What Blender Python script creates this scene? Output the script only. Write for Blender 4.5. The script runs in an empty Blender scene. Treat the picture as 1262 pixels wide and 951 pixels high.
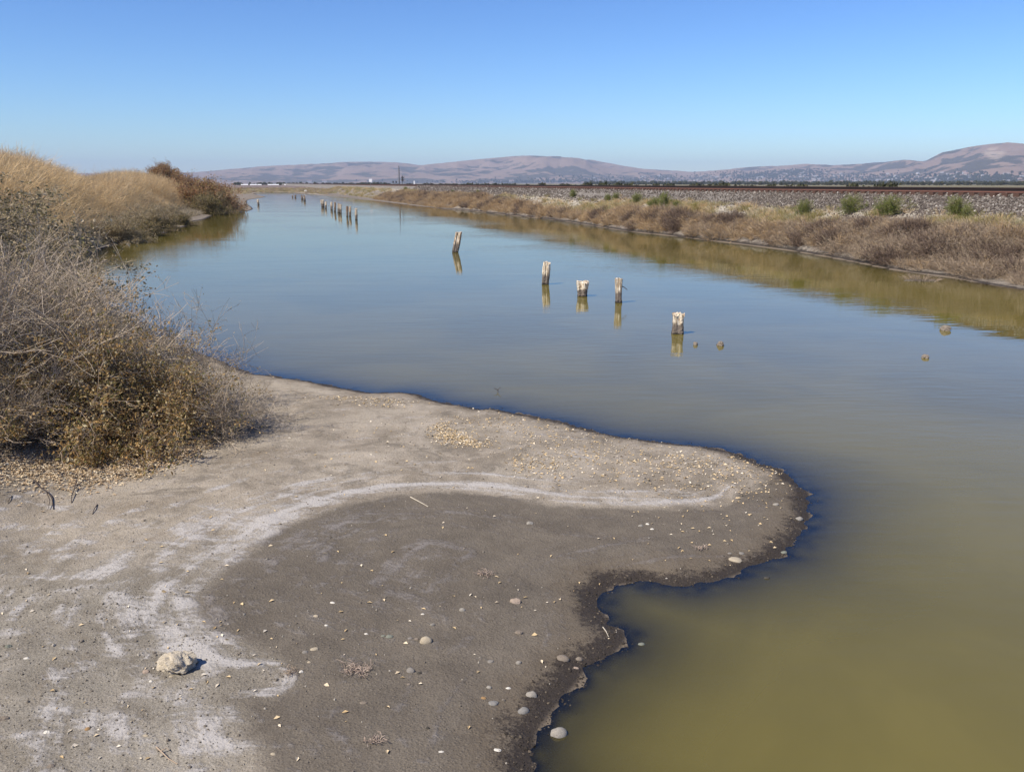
import bpy, math, random
import numpy as np
from math import radians as R, pi
from mathutils import Vector, Matrix, Euler

SC = bpy.context.scene
COL = SC.collection

# ------------------------------------------------------------------ camera, world, sun, exposure
FPX, CX, CY = 1093.0, 631.0, 475.5          # focal length and centre in pixels of the 1262 x 951 photograph
PITCH = math.atan((CY - 226.0) / FPX)
EYE = 3.0
cam_d = bpy.data.cameras.new('camera')
cam = bpy.data.objects.new('camera', cam_d)
COL.objects.link(cam)
cam.location = (0, 0, EYE)
cam.rotation_euler = (pi / 2 - PITCH, 0, 0)
cam_d.sensor_width = 36.0
cam_d.lens = 36.0 * FPX / 1262.0
cam_d.clip_start = 0.1
cam_d.clip_end = 40000
SC.camera = cam

SUN_EL = R(50)
SUN_DIR = Vector((-0.80, -0.60, 0)).normalized()          # horizontal direction towards the sun
w = bpy.data.worlds.new('World')
SC.world = w
w.use_nodes = True
wn = w.node_tree
sky = wn.nodes.new('ShaderNodeTexSky')
sky.sky_type = 'NISHITA'
sky.sun_disc = False
sky.sun_elevation = SUN_EL
sky.sun_rotation = math.atan2(SUN_DIR.x, SUN_DIR.y)
sky.altitude = 0
sky.air_density = 1.0
sky.dust_density = 0.1
sky.ozone_density = 5.0
bg = wn.nodes['Background']
bg.inputs[1].default_value = 0.132
tint = wn.nodes.new('ShaderNodeMixRGB')
tint.blend_type = 'MULTIPLY'
tint.inputs[0].default_value = 1.0
tint.inputs[2].default_value = (0.088, 0.098, 0.112, 1)
gam = wn.nodes.new('ShaderNodeGamma')
gam.inputs[1].default_value = 1.45
lift = wn.nodes.new('ShaderNodeMixRGB')
lift.blend_type = 'MULTIPLY'
lift.inputs[0].default_value = 1.0
lift.inputs[2].default_value = (9.9, 9.6, 9.3, 1)
wn.links.new(sky.outputs[0], tint.inputs[1])
wn.links.new(tint.outputs[0], gam.inputs[0])
wn.links.new(gam.outputs[0], lift.inputs[1])
wn.links.new(lift.outputs[0], bg.inputs[0])

sun_d = bpy.data.lights.new('sun', 'SUN')
sun_d.energy = 4.7
sun_d.angle = R(0.53)
sun_d.color = (1.0, 0.90, 0.77)
sun = bpy.data.objects.new('sun', sun_d)
COL.objects.link(sun)
to_sun = Vector((SUN_DIR.x * math.cos(SUN_EL), SUN_DIR.y * math.cos(SUN_EL), math.sin(SUN_EL)))
sun.rotation_euler = to_sun.to_track_quat('Z', 'Y').to_euler()
sun.location = to_sun * 200

SC.view_settings.view_transform = 'Standard'
SC.view_settings.look = 'None'
SC.view_settings.gamma = 1.0
SC.view_settings.exposure = 0.42
SC.cycles.use_denoising = True
SC.cycles.max_bounces = 8
SC.cycles.transparent_max_bounces = 12

rng = np.random.default_rng(11)
random.seed(5)

# ------------------------------------------------------------------ geometry on the ground, from the photograph's pixels
def ray(px, py):
    x = (px - CX) / FPX
    y = (CY - py) / FPX
    return np.array([x, math.cos(PITCH) + y * math.sin(PITCH), -math.sin(PITCH) + y * math.cos(PITCH)])

def at(px, py, z=0.0):
    d = ray(px, py)
    t = (z - EYE) / d[2]
    return np.array([d[0] * t, d[1] * t])

_vp = ray(316, 226)
AZ = math.atan2(_vp[0], _vp[1])                            # the channel and the track run this way
TU = np.array([math.sin(AZ), math.cos(AZ)])
TV = np.array([math.cos(AZ), -math.sin(AZ)])

def uv2xy(u, v):
    return u * TU[0] + v * TV[0], u * TU[1] + v * TV[1]

def xy2uv(x, y):
    return x * TU[0] + y * TU[1], x * TV[0] + y * TV[1]

def sstep(a, b, x):
    t = np.clip((x - a) / (b - a), 0, 1)
    return t * t * (3 - 2 * t)

def hash2(ix, iy, seed):
    n = (ix.astype(np.int64) * 374761393 + iy.astype(np.int64) * 668265263 + seed * 1442695041) & 0xffffffff
    n = ((n ^ (n >> 13)) * 1274126177) & 0xffffffff
    return ((n ^ (n >> 16)) & 0xffff) / 65535.0

def vnoise(x, y, seed=0):
    ix, iy = np.floor(x), np.floor(y)
    fx, fy = x - ix, y - iy
    fx = fx * fx * (3 - 2 * fx)
    fy = fy * fy * (3 - 2 * fy)
    a, b = hash2(ix, iy, seed), hash2(ix + 1, iy, seed)
    c, d = hash2(ix, iy + 1, seed), hash2(ix + 1, iy + 1, seed)
    return (a + (b - a) * fx) * (1 - fy) + (c + (d - c) * fx) * fy

def fbm(x, y, octv=4, seed=0, gain=0.5):
    s, amp, tot = 0, 1.0, 0
    for o in range(octv):
        s = s + amp * vnoise(x * 2 ** o + 17.3 * o, y * 2 ** o - 9.1 * o, seed + o)
        tot += amp
        amp *= gain
    return s / tot - 0.5

def smooth_line(P, n=8, closed=False):
    P = np.array(P, float)
    out = []
    N = len(P)
    for i in range(N - 1 + (1 if closed else 0)):
        p0, p1, p2, p3 = (P[(i + k) % N] if closed else P[min(max(i + k, 0), N - 1)] for k in (-1, 0, 1, 2))
        for t in np.linspace(0, 1, n, endpoint=False):
            out.append(0.5 * (2 * p1 + (p2 - p0) * t + (2 * p0 - 5 * p1 + 4 * p2 - p3) * t * t + (3 * p1 - p0 - 3 * p2 + p3) * t ** 3))
    if not closed:
        out.append(P[-1])
    return np.array(out)

def dist_line(X, Y, L, closed=False):
    d = np.full(X.shape, 1e18)
    A = L
    B = np.roll(L, -1, axis=0)
    for i in range(len(L) if closed else len(L) - 1):
        ax, ay = A[i]
        bx, by = B[i]
        ex, ey = bx - ax, by - ay
        l2 = ex * ex + ey * ey
        if l2 < 1e-12:
            continue
        t = np.clip(((X - ax) * ex + (Y - ay) * ey) / l2, 0, 1)
        qx, qy = ax + t * ex - X, ay + t * ey - Y
        np.minimum(d, qx * qx + qy * qy, out=d)
    return np.sqrt(d)

def inside(X, Y, L):
    r = np.zeros(X.shape, bool)
    n = len(L)
    for i in range(n):
        x1, y1 = L[i]
        x2, y2 = L[(i + 1) % n]
        if y1 == y2:
            continue
        c = ((Y < y1) != (Y < y2)) & (X < (x2 - x1) * (Y - y1) / (y2 - y1) + x1)
        r ^= c
    return r

def signed(X, Y, L):
    d = dist_line(X, Y, L, True)
    return np.where(inside(X, Y, L), d, -d)

# shoreline of the channel: right bank (far to near), left bank (far to near), the mud spit, and on round behind the viewer
RIGHT_PX = [(1262, 357), (1180, 343), (1122, 335), (1060, 324), (1000, 313), (940, 304), (880, 297), (820, 290), (770, 284.5), (720, 276.5), (680, 271),
            (620, 264.5), (575, 259.6), (540, 256.6), (505, 253), (480, 250), (455, 247), (440, 245.4), (420, 243), (400, 241.2), (380, 239.2), (362, 237.6)]
LEFT_PX = [(345, 236.9), (325, 237.3), (312, 238.6), (318, 240.6), (327, 242.6), (317, 244.6), (306, 246.5), (305, 251), (312, 257), (305, 260), (288, 261), (270, 262), (252, 270),
           (240, 272.5), (228, 279), (214, 282), (203, 287), (190, 290), (172, 293), (160, 298), (135, 303)]
LEFT_W = [(-18.0, 38.0), (-15.3, 31.0), (-12.2, 25.5), (-9.6, 21.0), (-7.2, 17.6), (-5.3, 15.4)]
SPIT_PX = [(305, 459), (330, 462), (355, 466), (382, 470), (405, 475), (430, 479), (455, 484), (480, 484), (503, 484), (520, 488), (535, 494), (555, 497.5), (575, 500.5), (592, 504), (608, 503.5), (622, 507),
           (650, 512), (680, 518), (705, 524), (730, 531), (760, 537), (790, 542), (820, 545.5), (850, 548.5), (875, 552), (900, 558), (922, 564), (942, 572), (960, 580), (975, 590), (988, 602), (995, 615), (997, 632), (991, 653), (980, 668), (965, 683),
           (945, 693), (920, 701), (890, 713), (865, 719), (840, 723), (815, 720), (790, 717), (770, 718), (750, 724), (738, 737), (738, 752), (752, 768), (768, 780), (760, 797), (738, 812), (722, 823), (706, 842), (690, 858), (672, 880), (658, 905), (652, 930), (655, 951),
           (668, 985), (690, 1030), (730, 1090)]
BEHIND_W = [(0.9, 2.2), (2.2, 1.4), (4.5, 0.5), (8, -2.0), (13, -8), (20, -24), (24, -40)]
left_w = [at(*p) for p in LEFT_PX] + [np.array(p) for p in LEFT_W]
right_near = [uv2xy(u, 21.55) for u in (-60, -20, 0, 12)]
right_w = [at(*p) for p in RIGHT_PX]
spit_w = [at(*p, 0.0) for p in SPIT_PX]
shore = smooth_line(left_w + spit_w + [np.array(p) for p in BEHIND_W] + [np.array(p) for p in right_near] + right_w, 6, True)
# small irregular bites in the waterline
seg = np.linalg.norm(np.roll(shore, -1, 0) - np.roll(shore, 1, 0), axis=1) + 1e-9
tan = (np.roll(shore, -1, 0) - np.roll(shore, 1, 0)) / seg[:, None]
dcam = np.linalg.norm(shore, axis=1)
amp = np.where(dcam < 20, 0.06, 0.35)
wob = fbm(shore[:, 0] * np.where(dcam < 20, 3.1, .35), shore[:, 1] * np.where(dcam < 20, 3.1, .35), 3, 3) * amp
shore = shore + np.stack([-tan[:, 1], tan[:, 0]], 1) * wob[:, None]

# levee crest on the left and the marks on the mud
CREST = smooth_line([(-9.5, -30), (-10.2, -5), (-11.2, 6), (-13.4, 14), (-18, 25), (-24, 38), (-30, 52), (-36, 75), (-41, 100), (-50, 140), (-90, 230)], 4)
def zp(P, z=0.06):
    return np.array([at(x, y, z) for x, y in P])
WHITE = smooth_line(zp([(880, 612), (830, 618), (770, 620), (700, 619), (650, 613), (600, 606), (550, 603), (500, 604), (460, 608), (420, 616), (380, 628), (345, 640), (305, 660), (270, 682), (235, 706), (212, 722), (203, 738), (215, 760), (232, 780), (250, 800)]), 5)
WHITE_OUT = smooth_line(zp([(700, 600), (640, 594), (580, 588), (520, 583), (460, 587), (400, 598), (340, 612), (290, 630), (255, 650), (235, 672)]), 5)
DARK = smooth_line(zp([(885, 622), (830, 626), (770, 628), (700, 627), (650, 621), (600, 614), (550, 611), (500, 613), (460, 618), (420, 627), (385, 641), (350, 656), (310, 683), (280, 706), (255, 725), (235, 742), (240, 765), (262, 790), (300, 812), (350, 835), (345, 855), (300, 860), (275, 872), (290, 905), (325, 960), (400, 1060),
                       (700, 1060), (700, 900), (760, 800), (770, 720), (1000, 690), (1040, 620), (1000, 560), (940, 590)]), 4, True)
PATCH = [at(x, y, .05).tolist() + [r_, s_] for x, y, r_, s_ in [(200, 735, .22, .8), (300, 820, .30, .8), (345, 852, .12, 1.0), (240, 815, .25, .6), (150, 770, .4, .5), (110, 870, .3, .6), (50, 690, .5, .35), (250, 690, .3, .55), (280, 920, .2, .8),
         (330, 935, .18, .6), (30, 830, .3, .5), (420, 480, .5, .3), (660, 530, .35, .55), (800, 600, .4, .5), (740, 600, .4, .35), (520, 545, .9, .25), (360, 560, .9, .3), (130, 640, .8, .25), (20, 640, .6, .35), (370, 930, .15, .4)]]

def levee(X, Y):
    d = dist_line(X, Y, CREST)
    return 2.75 * sstep(7.4, 1.0, d)

def height(X, Y, fine=True):
    """ground height and the signed distance to the waterline (land positive)"""
    X = np.asarray(X, float)
    Y = np.asarray(Y, float)
    sd = -signed(X, Y, shore)
    u, v = xy2uv(X, Y)
    land = np.maximum(sd, 0)
    # the water's bed
    bed = -0.085 * np.minimum(-np.minimum(sd, 0), 1.5) - 0.22 * sstep(1.0, 6, -sd)
    # spit and left bank
    spit = 0.075 * (1 - np.exp(-land / 0.35)) + 0.016 * np.minimum(land, 6)
    lv = levee(X, Y) * sstep(0.2, 4.5, land)
    hl = spit + lv
    # rise to where the viewer stands
    dv = np.hypot(X + 1.2, Y + 1.6)
    hl = np.maximum(hl, hl + 1.25 * sstep(4.6, 1.2, dv) * sstep(0.0, 1.5, land))
    # right bank and railway embankment: profile by distance across
    uu = np.where((v > 12) & (u > -80), v, 0)
    k = [0, 21.2, 21.9, 22.4, 23.2, 24.4, 25.3, 25.9, 26.3, 27.55, 27.75, 31.3, 31.6, 33.6, 36, 60]
    z = [0, 0.0, 0.08, 0.16, 0.65, 1.22, 1.56, 1.72, 1.82, 2.56, 2.585, 2.585, 2.5, 1.5, 1.3, 1.3]
    prof = np.interp(uu, k, z)
    near_shore = 1 - np.exp(-land / 0.5)
    hr = np.where(v > 27, prof, np.minimum(prof, 0.02 + land * 0.62 + 0.05 * near_shore))
    bank = sstep(14, 18, v)
    far = sstep(300, 360, u) * (v < 27)
    h = np.where(sd > 0, hl * (1 - bank) + hr * bank, bed)
    flat = 0.12 * (1 - np.exp(-land / 3)) + 0.55 * sstep(4, 40, land) + 0.5 * sstep(40, 200, land)
    h = np.where(sd > 0, h * (1 - far) + flat * far, h)
    if fine:
        rough = np.where(sd > 0, 1.0, 0.25)
        near = sstep(40, 15, np.hypot(X, Y))
        dk = np.zeros_like(h)
        h = h + rough * near * (0.035 * fbm(X * 1.1, Y * 1.1, 3, 21) * sstep(0, .8, land) + 0.018 * fbm(X * 5, Y * 5, 3, 31) * sstep(0.05, .5, land))
        h = h + near * 0.024 * fbm(X * 9, Y * 9, 3, 33) * sstep(-.35, -.02, sd) * sstep(.5, .1, sd)
        h = h + (1 - near) * 0.10 * fbm(X * .5, Y * .5, 3, 41) * sstep(0, 1.0, land) * (v < 27.0)
    return h, sd

# ------------------------------------------------------------------ mesh helpers
def mesh_np(name, V, F, mats=(), smooth=False, mat_idx=None):
    """V (n,3); F either (m,k) array or list of index lists"""
    me = bpy.data.meshes.new(name)
    V = np.asarray(V, np.float32)
    if isinstance(F, np.ndarray):
        m, k = F.shape
        flat = F.ravel().astype(np.int32)
        starts = np.arange(0, m * k, k, dtype=np.int32)
    else:
        lens = np.array([len(f) for f in F], np.int32)
        m = len(F)
        flat = np.concatenate([np.asarray(f, np.int32) for f in F])
        starts = np.concatenate([[0], np.cumsum(lens)[:-1]]).astype(np.int32)
    me.vertices.add(len(V))
    me.vertices.foreach_set('co', V.ravel())
    me.loops.add(len(flat))
    me.loops.foreach_set('vertex_index', flat)
    me.polygons.add(m)
    me.polygons.foreach_set('loop_start', starts)
    me.update(calc_edges=True)
    me.validate()
    for mm in mats:
        me.materials.append(mm)
    if mat_idx is not None:
        me.polygons.foreach_set('material_index', np.asarray(mat_idx, np.int32))
    me.polygons.foreach_set('use_smooth', np.full(len(me.polygons), bool(smooth)))
    return me

def fattr(me, name, arr):
    a = me.attributes.new(name, 'FLOAT', 'POINT')
    a.data.foreach_set('value', np.asarray(arr, np.float32))

def cattr(me, name, arr):
    a = me.attributes.new(name, 'FLOAT_COLOR', 'POINT')
    c = np.ones((len(arr), 4), np.float32)
    c[:, :3] = arr
    a.data.foreach_set('color', c.ravel())

def link(name, me, parent=None, loc=None, rot=None, scale=None):
    o = bpy.data.objects.new(name, me)
    COL.objects.link(o)
    if parent is not None:
        o.parent = parent
    if loc is not None:
        o.location = loc
    if rot is not None:
        o.rotation_euler = rot
    if scale is not None:
        o.scale = scale if hasattr(scale, '__len__') else (scale,) * 3
    return o

def tag(o, label, cat, group=None):
    o['label'] = label
    o['category'] = cat
    if group:
        o['group'] = group
    return o

def copy_tree(o, parent=None):
    c = o.copy()
    COL.objects.link(c)
    if parent is not None:
        c.parent = parent
    for ch in list(o.children):
        copy_tree(ch, c)
    return c

# ------------------------------------------------------------------ material helpers
class NT:
    def __init__(self, name):
        self.m = bpy.data.materials.new(name)
        self.m.use_nodes = True
        self.t = self.m.node_tree
        self.t.nodes.clear()
        self.out = self.t.nodes.new('ShaderNodeOutputMaterial')

    def n(self, typ, **kw):
        nd = self.t.nodes.new('ShaderNode' + typ)
        for k, v in kw.items():
            if hasattr(nd, k) and not k.startswith('i_'):
                setattr(nd, k, v)
        return nd

    def put(self, sock, val):
        if hasattr(val, 'is_output'):
            self.t.links.new(val, sock)
        elif isinstance(val, (tuple, list)):
            sock.default_value = tuple(val) + ((1.0,) if len(val) == 3 and sock.type == 'RGBA' else ())
        else:
            sock.default_value = val

    def math(self, op, a, b=0.0, c=None, clamp=False):
        nd = self.n('Math', operation=op)
        nd.use_clamp = clamp
        self.put(nd.inputs[0], a)
        self.put(nd.inputs[1], b)
        if c is not None:
            self.put(nd.inputs[2], c)
        return nd.outputs[0]

    def mix(self, f, a, b, mode='MIX'):
        nd = self.n('MixRGB', blend_type=mode)
        self.put(nd.inputs[0], f)
        self.put(nd.inputs[1], a)
        self.put(nd.inputs[2], b)
        return nd.outputs[0]

    def ss(self, x, a, b):
        nd = self.n('MapRange', interpolation_type='SMOOTHSTEP')
        self.put(nd.inputs[0], x)
        nd.inputs[1].default_value = a
        nd.inputs[2].default_value = b
        return nd.outputs[0]

    def noise(self, scale, detail=4, vec=None, rough=0.55, dist=0.0):
        nd = self.n('TexNoise')
        nd.inputs['Scale'].default_value = scale
        nd.inputs['Detail'].default_value = detail
        nd.inputs['Roughness'].default_value = rough
        nd.inputs['Distortion'].default_value = dist
        if vec is not None:
            self.put(nd.inputs['Vector'], vec)
        return nd.outputs[0]

    def voro(self, scale, vec=None, feature='F1', out=0, rand=1.0):
        nd = self.n('TexVoronoi', feature=feature)
        nd.inputs['Scale'].default_value = scale
        nd.inputs['Randomness'].default_value = rand
        if vec is not None:
            self.put(nd.inputs['Vector'], vec)
        return nd.outputs[out]

    def ramp(self, f, stops):
        nd = self.n('ValToRGB')
        e = nd.color_ramp.elements
        while len(e) < len(stops):
            e.new(0.5)
        for i, (p, c) in enumerate(stops):
            e[i].position = p
            e[i].color = tuple(c) + (1.0,)
        self.put(nd.inputs[0], f)
        return nd.outputs[0]

    def attr(self, name, out=2):
        nd = self.n('Attribute')
        nd.attribute_name = name
        return nd.outputs[out]

    def obj(self):
        return self.n('TexCoord').outputs['Object']

    def island(self):
        return self.n('NewGeometry').outputs['Random Per Island']

    def rnd(self):
        return self.n('ObjectInfo').outputs['Random']

    def vmul(self, vec, s):
        nd = self.n('VectorMath', operation='MULTIPLY')
        self.put(nd.inputs[0], vec)
        nd.inputs[1].default_value = s
        return nd.outputs[0]

    def bump(self, h, strength=0.5, dist=0.01, normal=None):
        nd = self.n('Bump')
        nd.inputs['Strength'].default_value = strength
        nd.inputs['Distance'].default_value = dist
        self.put(nd.inputs['Height'], h)
        if normal is not None:
            self.put(nd.inputs['Normal'], normal)
        return nd.outputs[0]

    def principled(self, col, rough=0.9, spec=0.2, normal=None):
        p = self.n('BsdfPrincipled')
        self.put(p.inputs['Base Color'], col)
        self.put(p.inputs['Roughness'], rough)
        self.put(p.inputs['Specular IOR Level'], spec)
        if normal is not None:
            self.put(p.inputs['Normal'], normal)
        return p.outputs[0]

    def done(self, sh):
        self.t.links.new(sh, self.out.inputs[0])
        return self.m

def leafy(name, stops, trans=0.25, rough=0.8, by='island'):
    """thin leaves, stems and straw: each piece has its own tone"""
    t = NT(name)
    f = t.island()
    if by == 'both':
        f = t.math('ADD', t.math('MULTIPLY', f, 0.6), t.math('MULTIPLY', t.rnd(), 0.4))
    c = t.ramp(f, stops)
    d = t.principled(c, rough, 0.15)
    if trans > 0:
        tr = t.n('BsdfTranslucent')
        t.put(tr.inputs[0], c)
        mx = t.n('MixShader')
        mx.inputs[0].default_value = trans
        t.t.links.new(d, mx.inputs[1])
        t.t.links.new(tr.outputs[0], mx.inputs[2])
        d = mx.outputs[0]
    return t.done(d)

def stone_mat(name, c1, c2, scale=14.0, rough=0.85, bump=0.4):
    t = NT(name)
    o = t.obj()
    f = t.noise(scale, 6, o, 0.65)
    c = t.ramp(f, [(0.3, c1), (0.7, c2)])
    sp = t.ss(t.noise(scale * 7, 3, o), 0.58, 0.68)
    c = t.mix(t.math('MULTIPLY', sp, 0.35), c, tuple(x * 0.45 for x in c1))
    nb = t.bump(t.noise(scale * 3, 8, o, 0.7), bump, 0.01)
    return t.done(t.principled(c, rough, 0.25, nb))

# ------------------------------------------------------------------ ground sheet
def ground_material():
    t = NT('ground')
    P = t.obj()
    sh = t.attr('shore')
    dk = t.attr('dark')
    sa = t.attr('salt')
    nr = t.attr('spit')
    soil = t.attr('soil', 0)
    n_big = t.noise(0.9, 6, P, 0.6, 0.3)
    n_mid = t.noise(4.0, 8, P, 0.62, 0.2)
    n_fine = t.noise(26.0, 6, P, 0.65)
    n_grit = t.noise(110.0, 4, P, 0.7)
    # drying lines that follow the waterline and the edge of the old puddle
    cb = t.n('CombineXYZ')
    t.put(cb.inputs[0], t.math('MULTIPLY', t.math('ADD', dk, t.math('MULTIPLY', n_mid, 0.12)), 9.0))
    sp = t.n('SeparateXYZ')
    t.put(sp.inputs[0], P)
    t.put(cb.inputs[1], t.math('MULTIPLY', sp.outputs[0], 0.5))
    t.put(cb.inputs[2], t.math('MULTIPLY', sp.outputs[1], 0.5))
    n_line = t.noise(1.0, 5, cb.outputs[0], 0.6)
    # base soil with wide variation
    dry = t.mix(t.ss(n_big, 0.35, 0.68), t.mix(1.0, soil, (0.62, 0.60, 0.575), 'MULTIPLY'), soil)
    dry = t.mix(t.math('MULTIPLY', t.ss(n_mid, 0.40, 0.70), 0.55), dry, t.mix(1.0, soil, (1.32, 1.31, 1.33), 'MULTIPLY'))
    dry = t.mix(t.math('MULTIPLY', t.ss(n_line, 0.52, 0.66), 0.45), dry, t.mix(1.0, soil, (0.62, 0.57, 0.50), 'MULTIPLY'))
    grit = t.ss(n_grit, 0.25, 0.75)
    dry = t.mix(0.6, dry, t.mix(1.0, dry, t.ramp(grit, [(0.0, (0.30, 0.29, 0.28)), (1.0, (1.65, 1.65, 1.65))]), 'MULTIPLY'))
    # brown organic scum, in patches
    scum = t.math('MULTIPLY', t.ss(t.noise(1.7, 8, P, 0.7, 0.8), 0.56, 0.70), nr)
    dry = t.mix(t.math('MULTIPLY', scum, 0.45), dry, (0.175, 0.135, 0.085))
    dirt = t.math('MULTIPLY', t.ss(t.noise(2.6, 8, P, 0.72, 1.2), 0.50, 0.66), nr)
    dry = t.mix(t.math('MULTIPLY', dirt, 0.72), dry, t.mix(n_fine, (0.085, 0.075, 0.058), (0.19, 0.165, 0.125)))
    spk = t.noise(210.0, 3, P, 0.75)
    dry = t.mix(t.math('MULTIPLY', t.ss(spk, 0.56, 0.68), 0.55), dry, (0.09, 0.078, 0.06))
    dry = t.mix(t.math('MULTIPLY', t.ss(spk, 0.46, 0.36), 0.45), dry, (0.50, 0.47, 0.42))
    # salt crust
    mp = t.n('Mapping')
    t.put(mp.inputs[0], P)
    mp.inputs['Rotation'].default_value = (0, 0, R(-40))
    mp.inputs['Scale'].default_value = (0.7, 1.7, 1)
    streak = t.noise(2.0, 9, mp.outputs[0], 0.70, 1.6)
    sa = t.math('ADD', sa, t.math('MULTIPLY', t.math('MULTIPLY', t.math('SUBTRACT', streak, 0.43), 2.5), t.attr('crust')))
    sfac = t.math('ADD', sa, t.math('MULTIPLY', t.math('SUBTRACT', n_mid, 0.5), 0.9))
    sfac = t.math('ADD', sfac, t.math('MULTIPLY', t.math('SUBTRACT', n_fine, 0.5), 1.3))
    sfac = t.math('ADD', sfac, t.math('MULTIPLY', t.math('SUBTRACT', n_line, 0.5), 2.6))
    salt = t.math('MULTIPLY', t.ss(sfac, 0.30, 1.10), 0.88)
    c = t.mix(salt, dry, t.mix(n_grit, (0.34, 0.325, 0.30), (0.53, 0.51, 0.48)))
    # damp grey-brown mud of the puddle bed
    dkn = t.math('ADD', dk, t.math('ADD', t.math('MULTIPLY', t.math('SUBTRACT', n_mid, 0.5), 0.42), t.math('MULTIPLY', t.math('SUBTRACT', n_big, 0.5), 0.30)))
    damp = t.ss(dkn, -0.03, 0.13)
    mud = t.ramp(t.noise(2.4, 8, P, 0.66, 0.4), [(0.30, (0.098, 0.084, 0.066)), (0.55, (0.135, 0.117, 0.092)), (0.75, (0.165, 0.143, 0.112))])
    mud = t.mix(t.math('MULTIPLY', t.ss(n_line, 0.50, 0.66), 0.28), mud, (0.082, 0.068, 0.054))
    mud = t.mix(t.math('MULTIPLY', t.ss(n_fine, 0.60, 0.75), 0.35), mud, (0.22, 0.195, 0.155))
    mud = t.mix(0.6, mud, t.mix(1.0, mud, t.ramp(grit, [(0.0, (0.45, 0.45, 0.45)), (1.0, (1.55, 1.55, 1.55))]), 'MULTIPLY'))
    mud = t.mix(t.math('MULTIPLY', salt, 0.22), mud, (0.5, 0.48, 0.48))
    mud = t.mix(t.math('MULTIPLY', t.ss(spk, 0.58, 0.70), 0.45), mud, (0.055, 0.045, 0.036))
    mud = t.mix(t.math('MULTIPLY', t.ss(spk, 0.42, 0.32), 0.35), mud, (0.27, 0.245, 0.205))
    c = t.mix(t.math('MULTIPLY', damp, 0.94), c, mud)
    # wet fringe along the water
    wv = t.math('ADD', sh, t.math('MULTIPLY', t.math('SUBTRACT', n_mid, 0.5), 0.36))
    wv = t.math('ADD', wv, t.math('MULTIPLY', t.math('SUBTRACT', n_fine, 0.5), 0.34))
    wv = t.math('ADD', wv, t.math('MULTIPLY', t.math('SUBTRACT', n_grit, 0.5), 0.20))
    wet = t.math('MULTIPLY', t.math('SUBTRACT', 1.0, t.ss(wv, 0.08, 0.22)), 0.95)
    wetc = t.ramp(n_grit, [(0.3, (0.020, 0.016, 0.014)), (0.6, (0.045, 0.037, 0.030)), (0.8, (0.085, 0.072, 0.058))])
    # a brownish halo above the fringe
    halo = t.math('MULTIPLY', t.math('SUBTRACT', 1.0, t.ss(wv, 0.15, 0.50)), 0.45)
    c = t.mix(t.math('MULTIPLY', halo, nr), c, (0.13, 0.102, 0.068))
    c = t.mix(wet, c, wetc)
    # under water: soft dark mud
    und = t.math('SUBTRACT', 1.0, t.ss(sh, -0.05, 0.005))
    c = t.mix(und, c, t.mix(t.ss(sh, -.75, -.1), (0.19, 0.155, 0.105), (0.165, 0.135, 0.098)))
    rough = t.math('SUBTRACT', 0.95, t.math('MULTIPLY', wet, 0.2))
    n_pit = t.ss(t.voro(46.0, P), 0.05, 0.5)
    hgt = t.math('ADD', t.math('MULTIPLY', n_fine, 1.1), t.math('ADD', t.math('MULTIPLY', n_grit, 0.18), t.math('MULTIPLY', n_pit, -0.35)))
    hgt = t.math('ADD', hgt, t.math('MULTIPLY', n_mid, 2.0))
    hgt = t.math('ADD', hgt, t.math('MULTIPLY', salt, 0.8))
    nb = t.bump(hgt, 0.6, 0.014)
    return t.done(t.principled(c, rough, t.math('ADD', 0.12, t.math('MULTIPLY', wet, 0.08)), nb))

def axis(*spans):
    out = []
    for a, b, s0, s1 in spans:
        x = a
        L = b - a
        while x < b - 1e-6:
            out.append(x)
            x += s0 + (s1 - s0) * (x - a) / L
    out.append(spans[-1][1])
    return np.array(out)

REACH = 10000.0
ax_v = np.concatenate([-axis((18, 60, .45, 3), (60, 400, 4, 40), (400, REACH, 60, 1500))[::-1], axis((-17.99, -6, .45, .09), (-6, 7.5, .045, .045), (7.5, 17, .06, .45), (17, 27.2, .24, .24), (27.2, 34, .17, .25), (34, 60, .5, 4), (60, 400, 5, 40), (400, REACH, 60, 1500))])
ax_u = np.concatenate([-axis((2, 30, .5, 4), (30, 400, 6, 60), (400, REACH, 80, 1500))[::-1], axis((-1.99, 1.5, .4, .1), (1.5, 16.5, .045, .045), (16.5, 40, .07, .45), (40, 120, .45, 1.1), (120, 420, 1.2, 7), (420, REACH, 12, 1200))])
VV, UU = np.meshgrid(ax_v, ax_u)
GX, GY = uv2xy(UU, VV)
GX, GY = GX.ravel(), GY.ravel()
GZ, GS = height(GX, GY)
nv, nu = len(ax_v), len(ax_u)
idx = np.arange(nu * nv).reshape(nu, nv)
quads = np.stack([idx[:-1, :-1].ravel(), idx[:-1, 1:].ravel(), idx[1:, 1:].ravel(), idx[1:, :-1].ravel()], 1)

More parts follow.
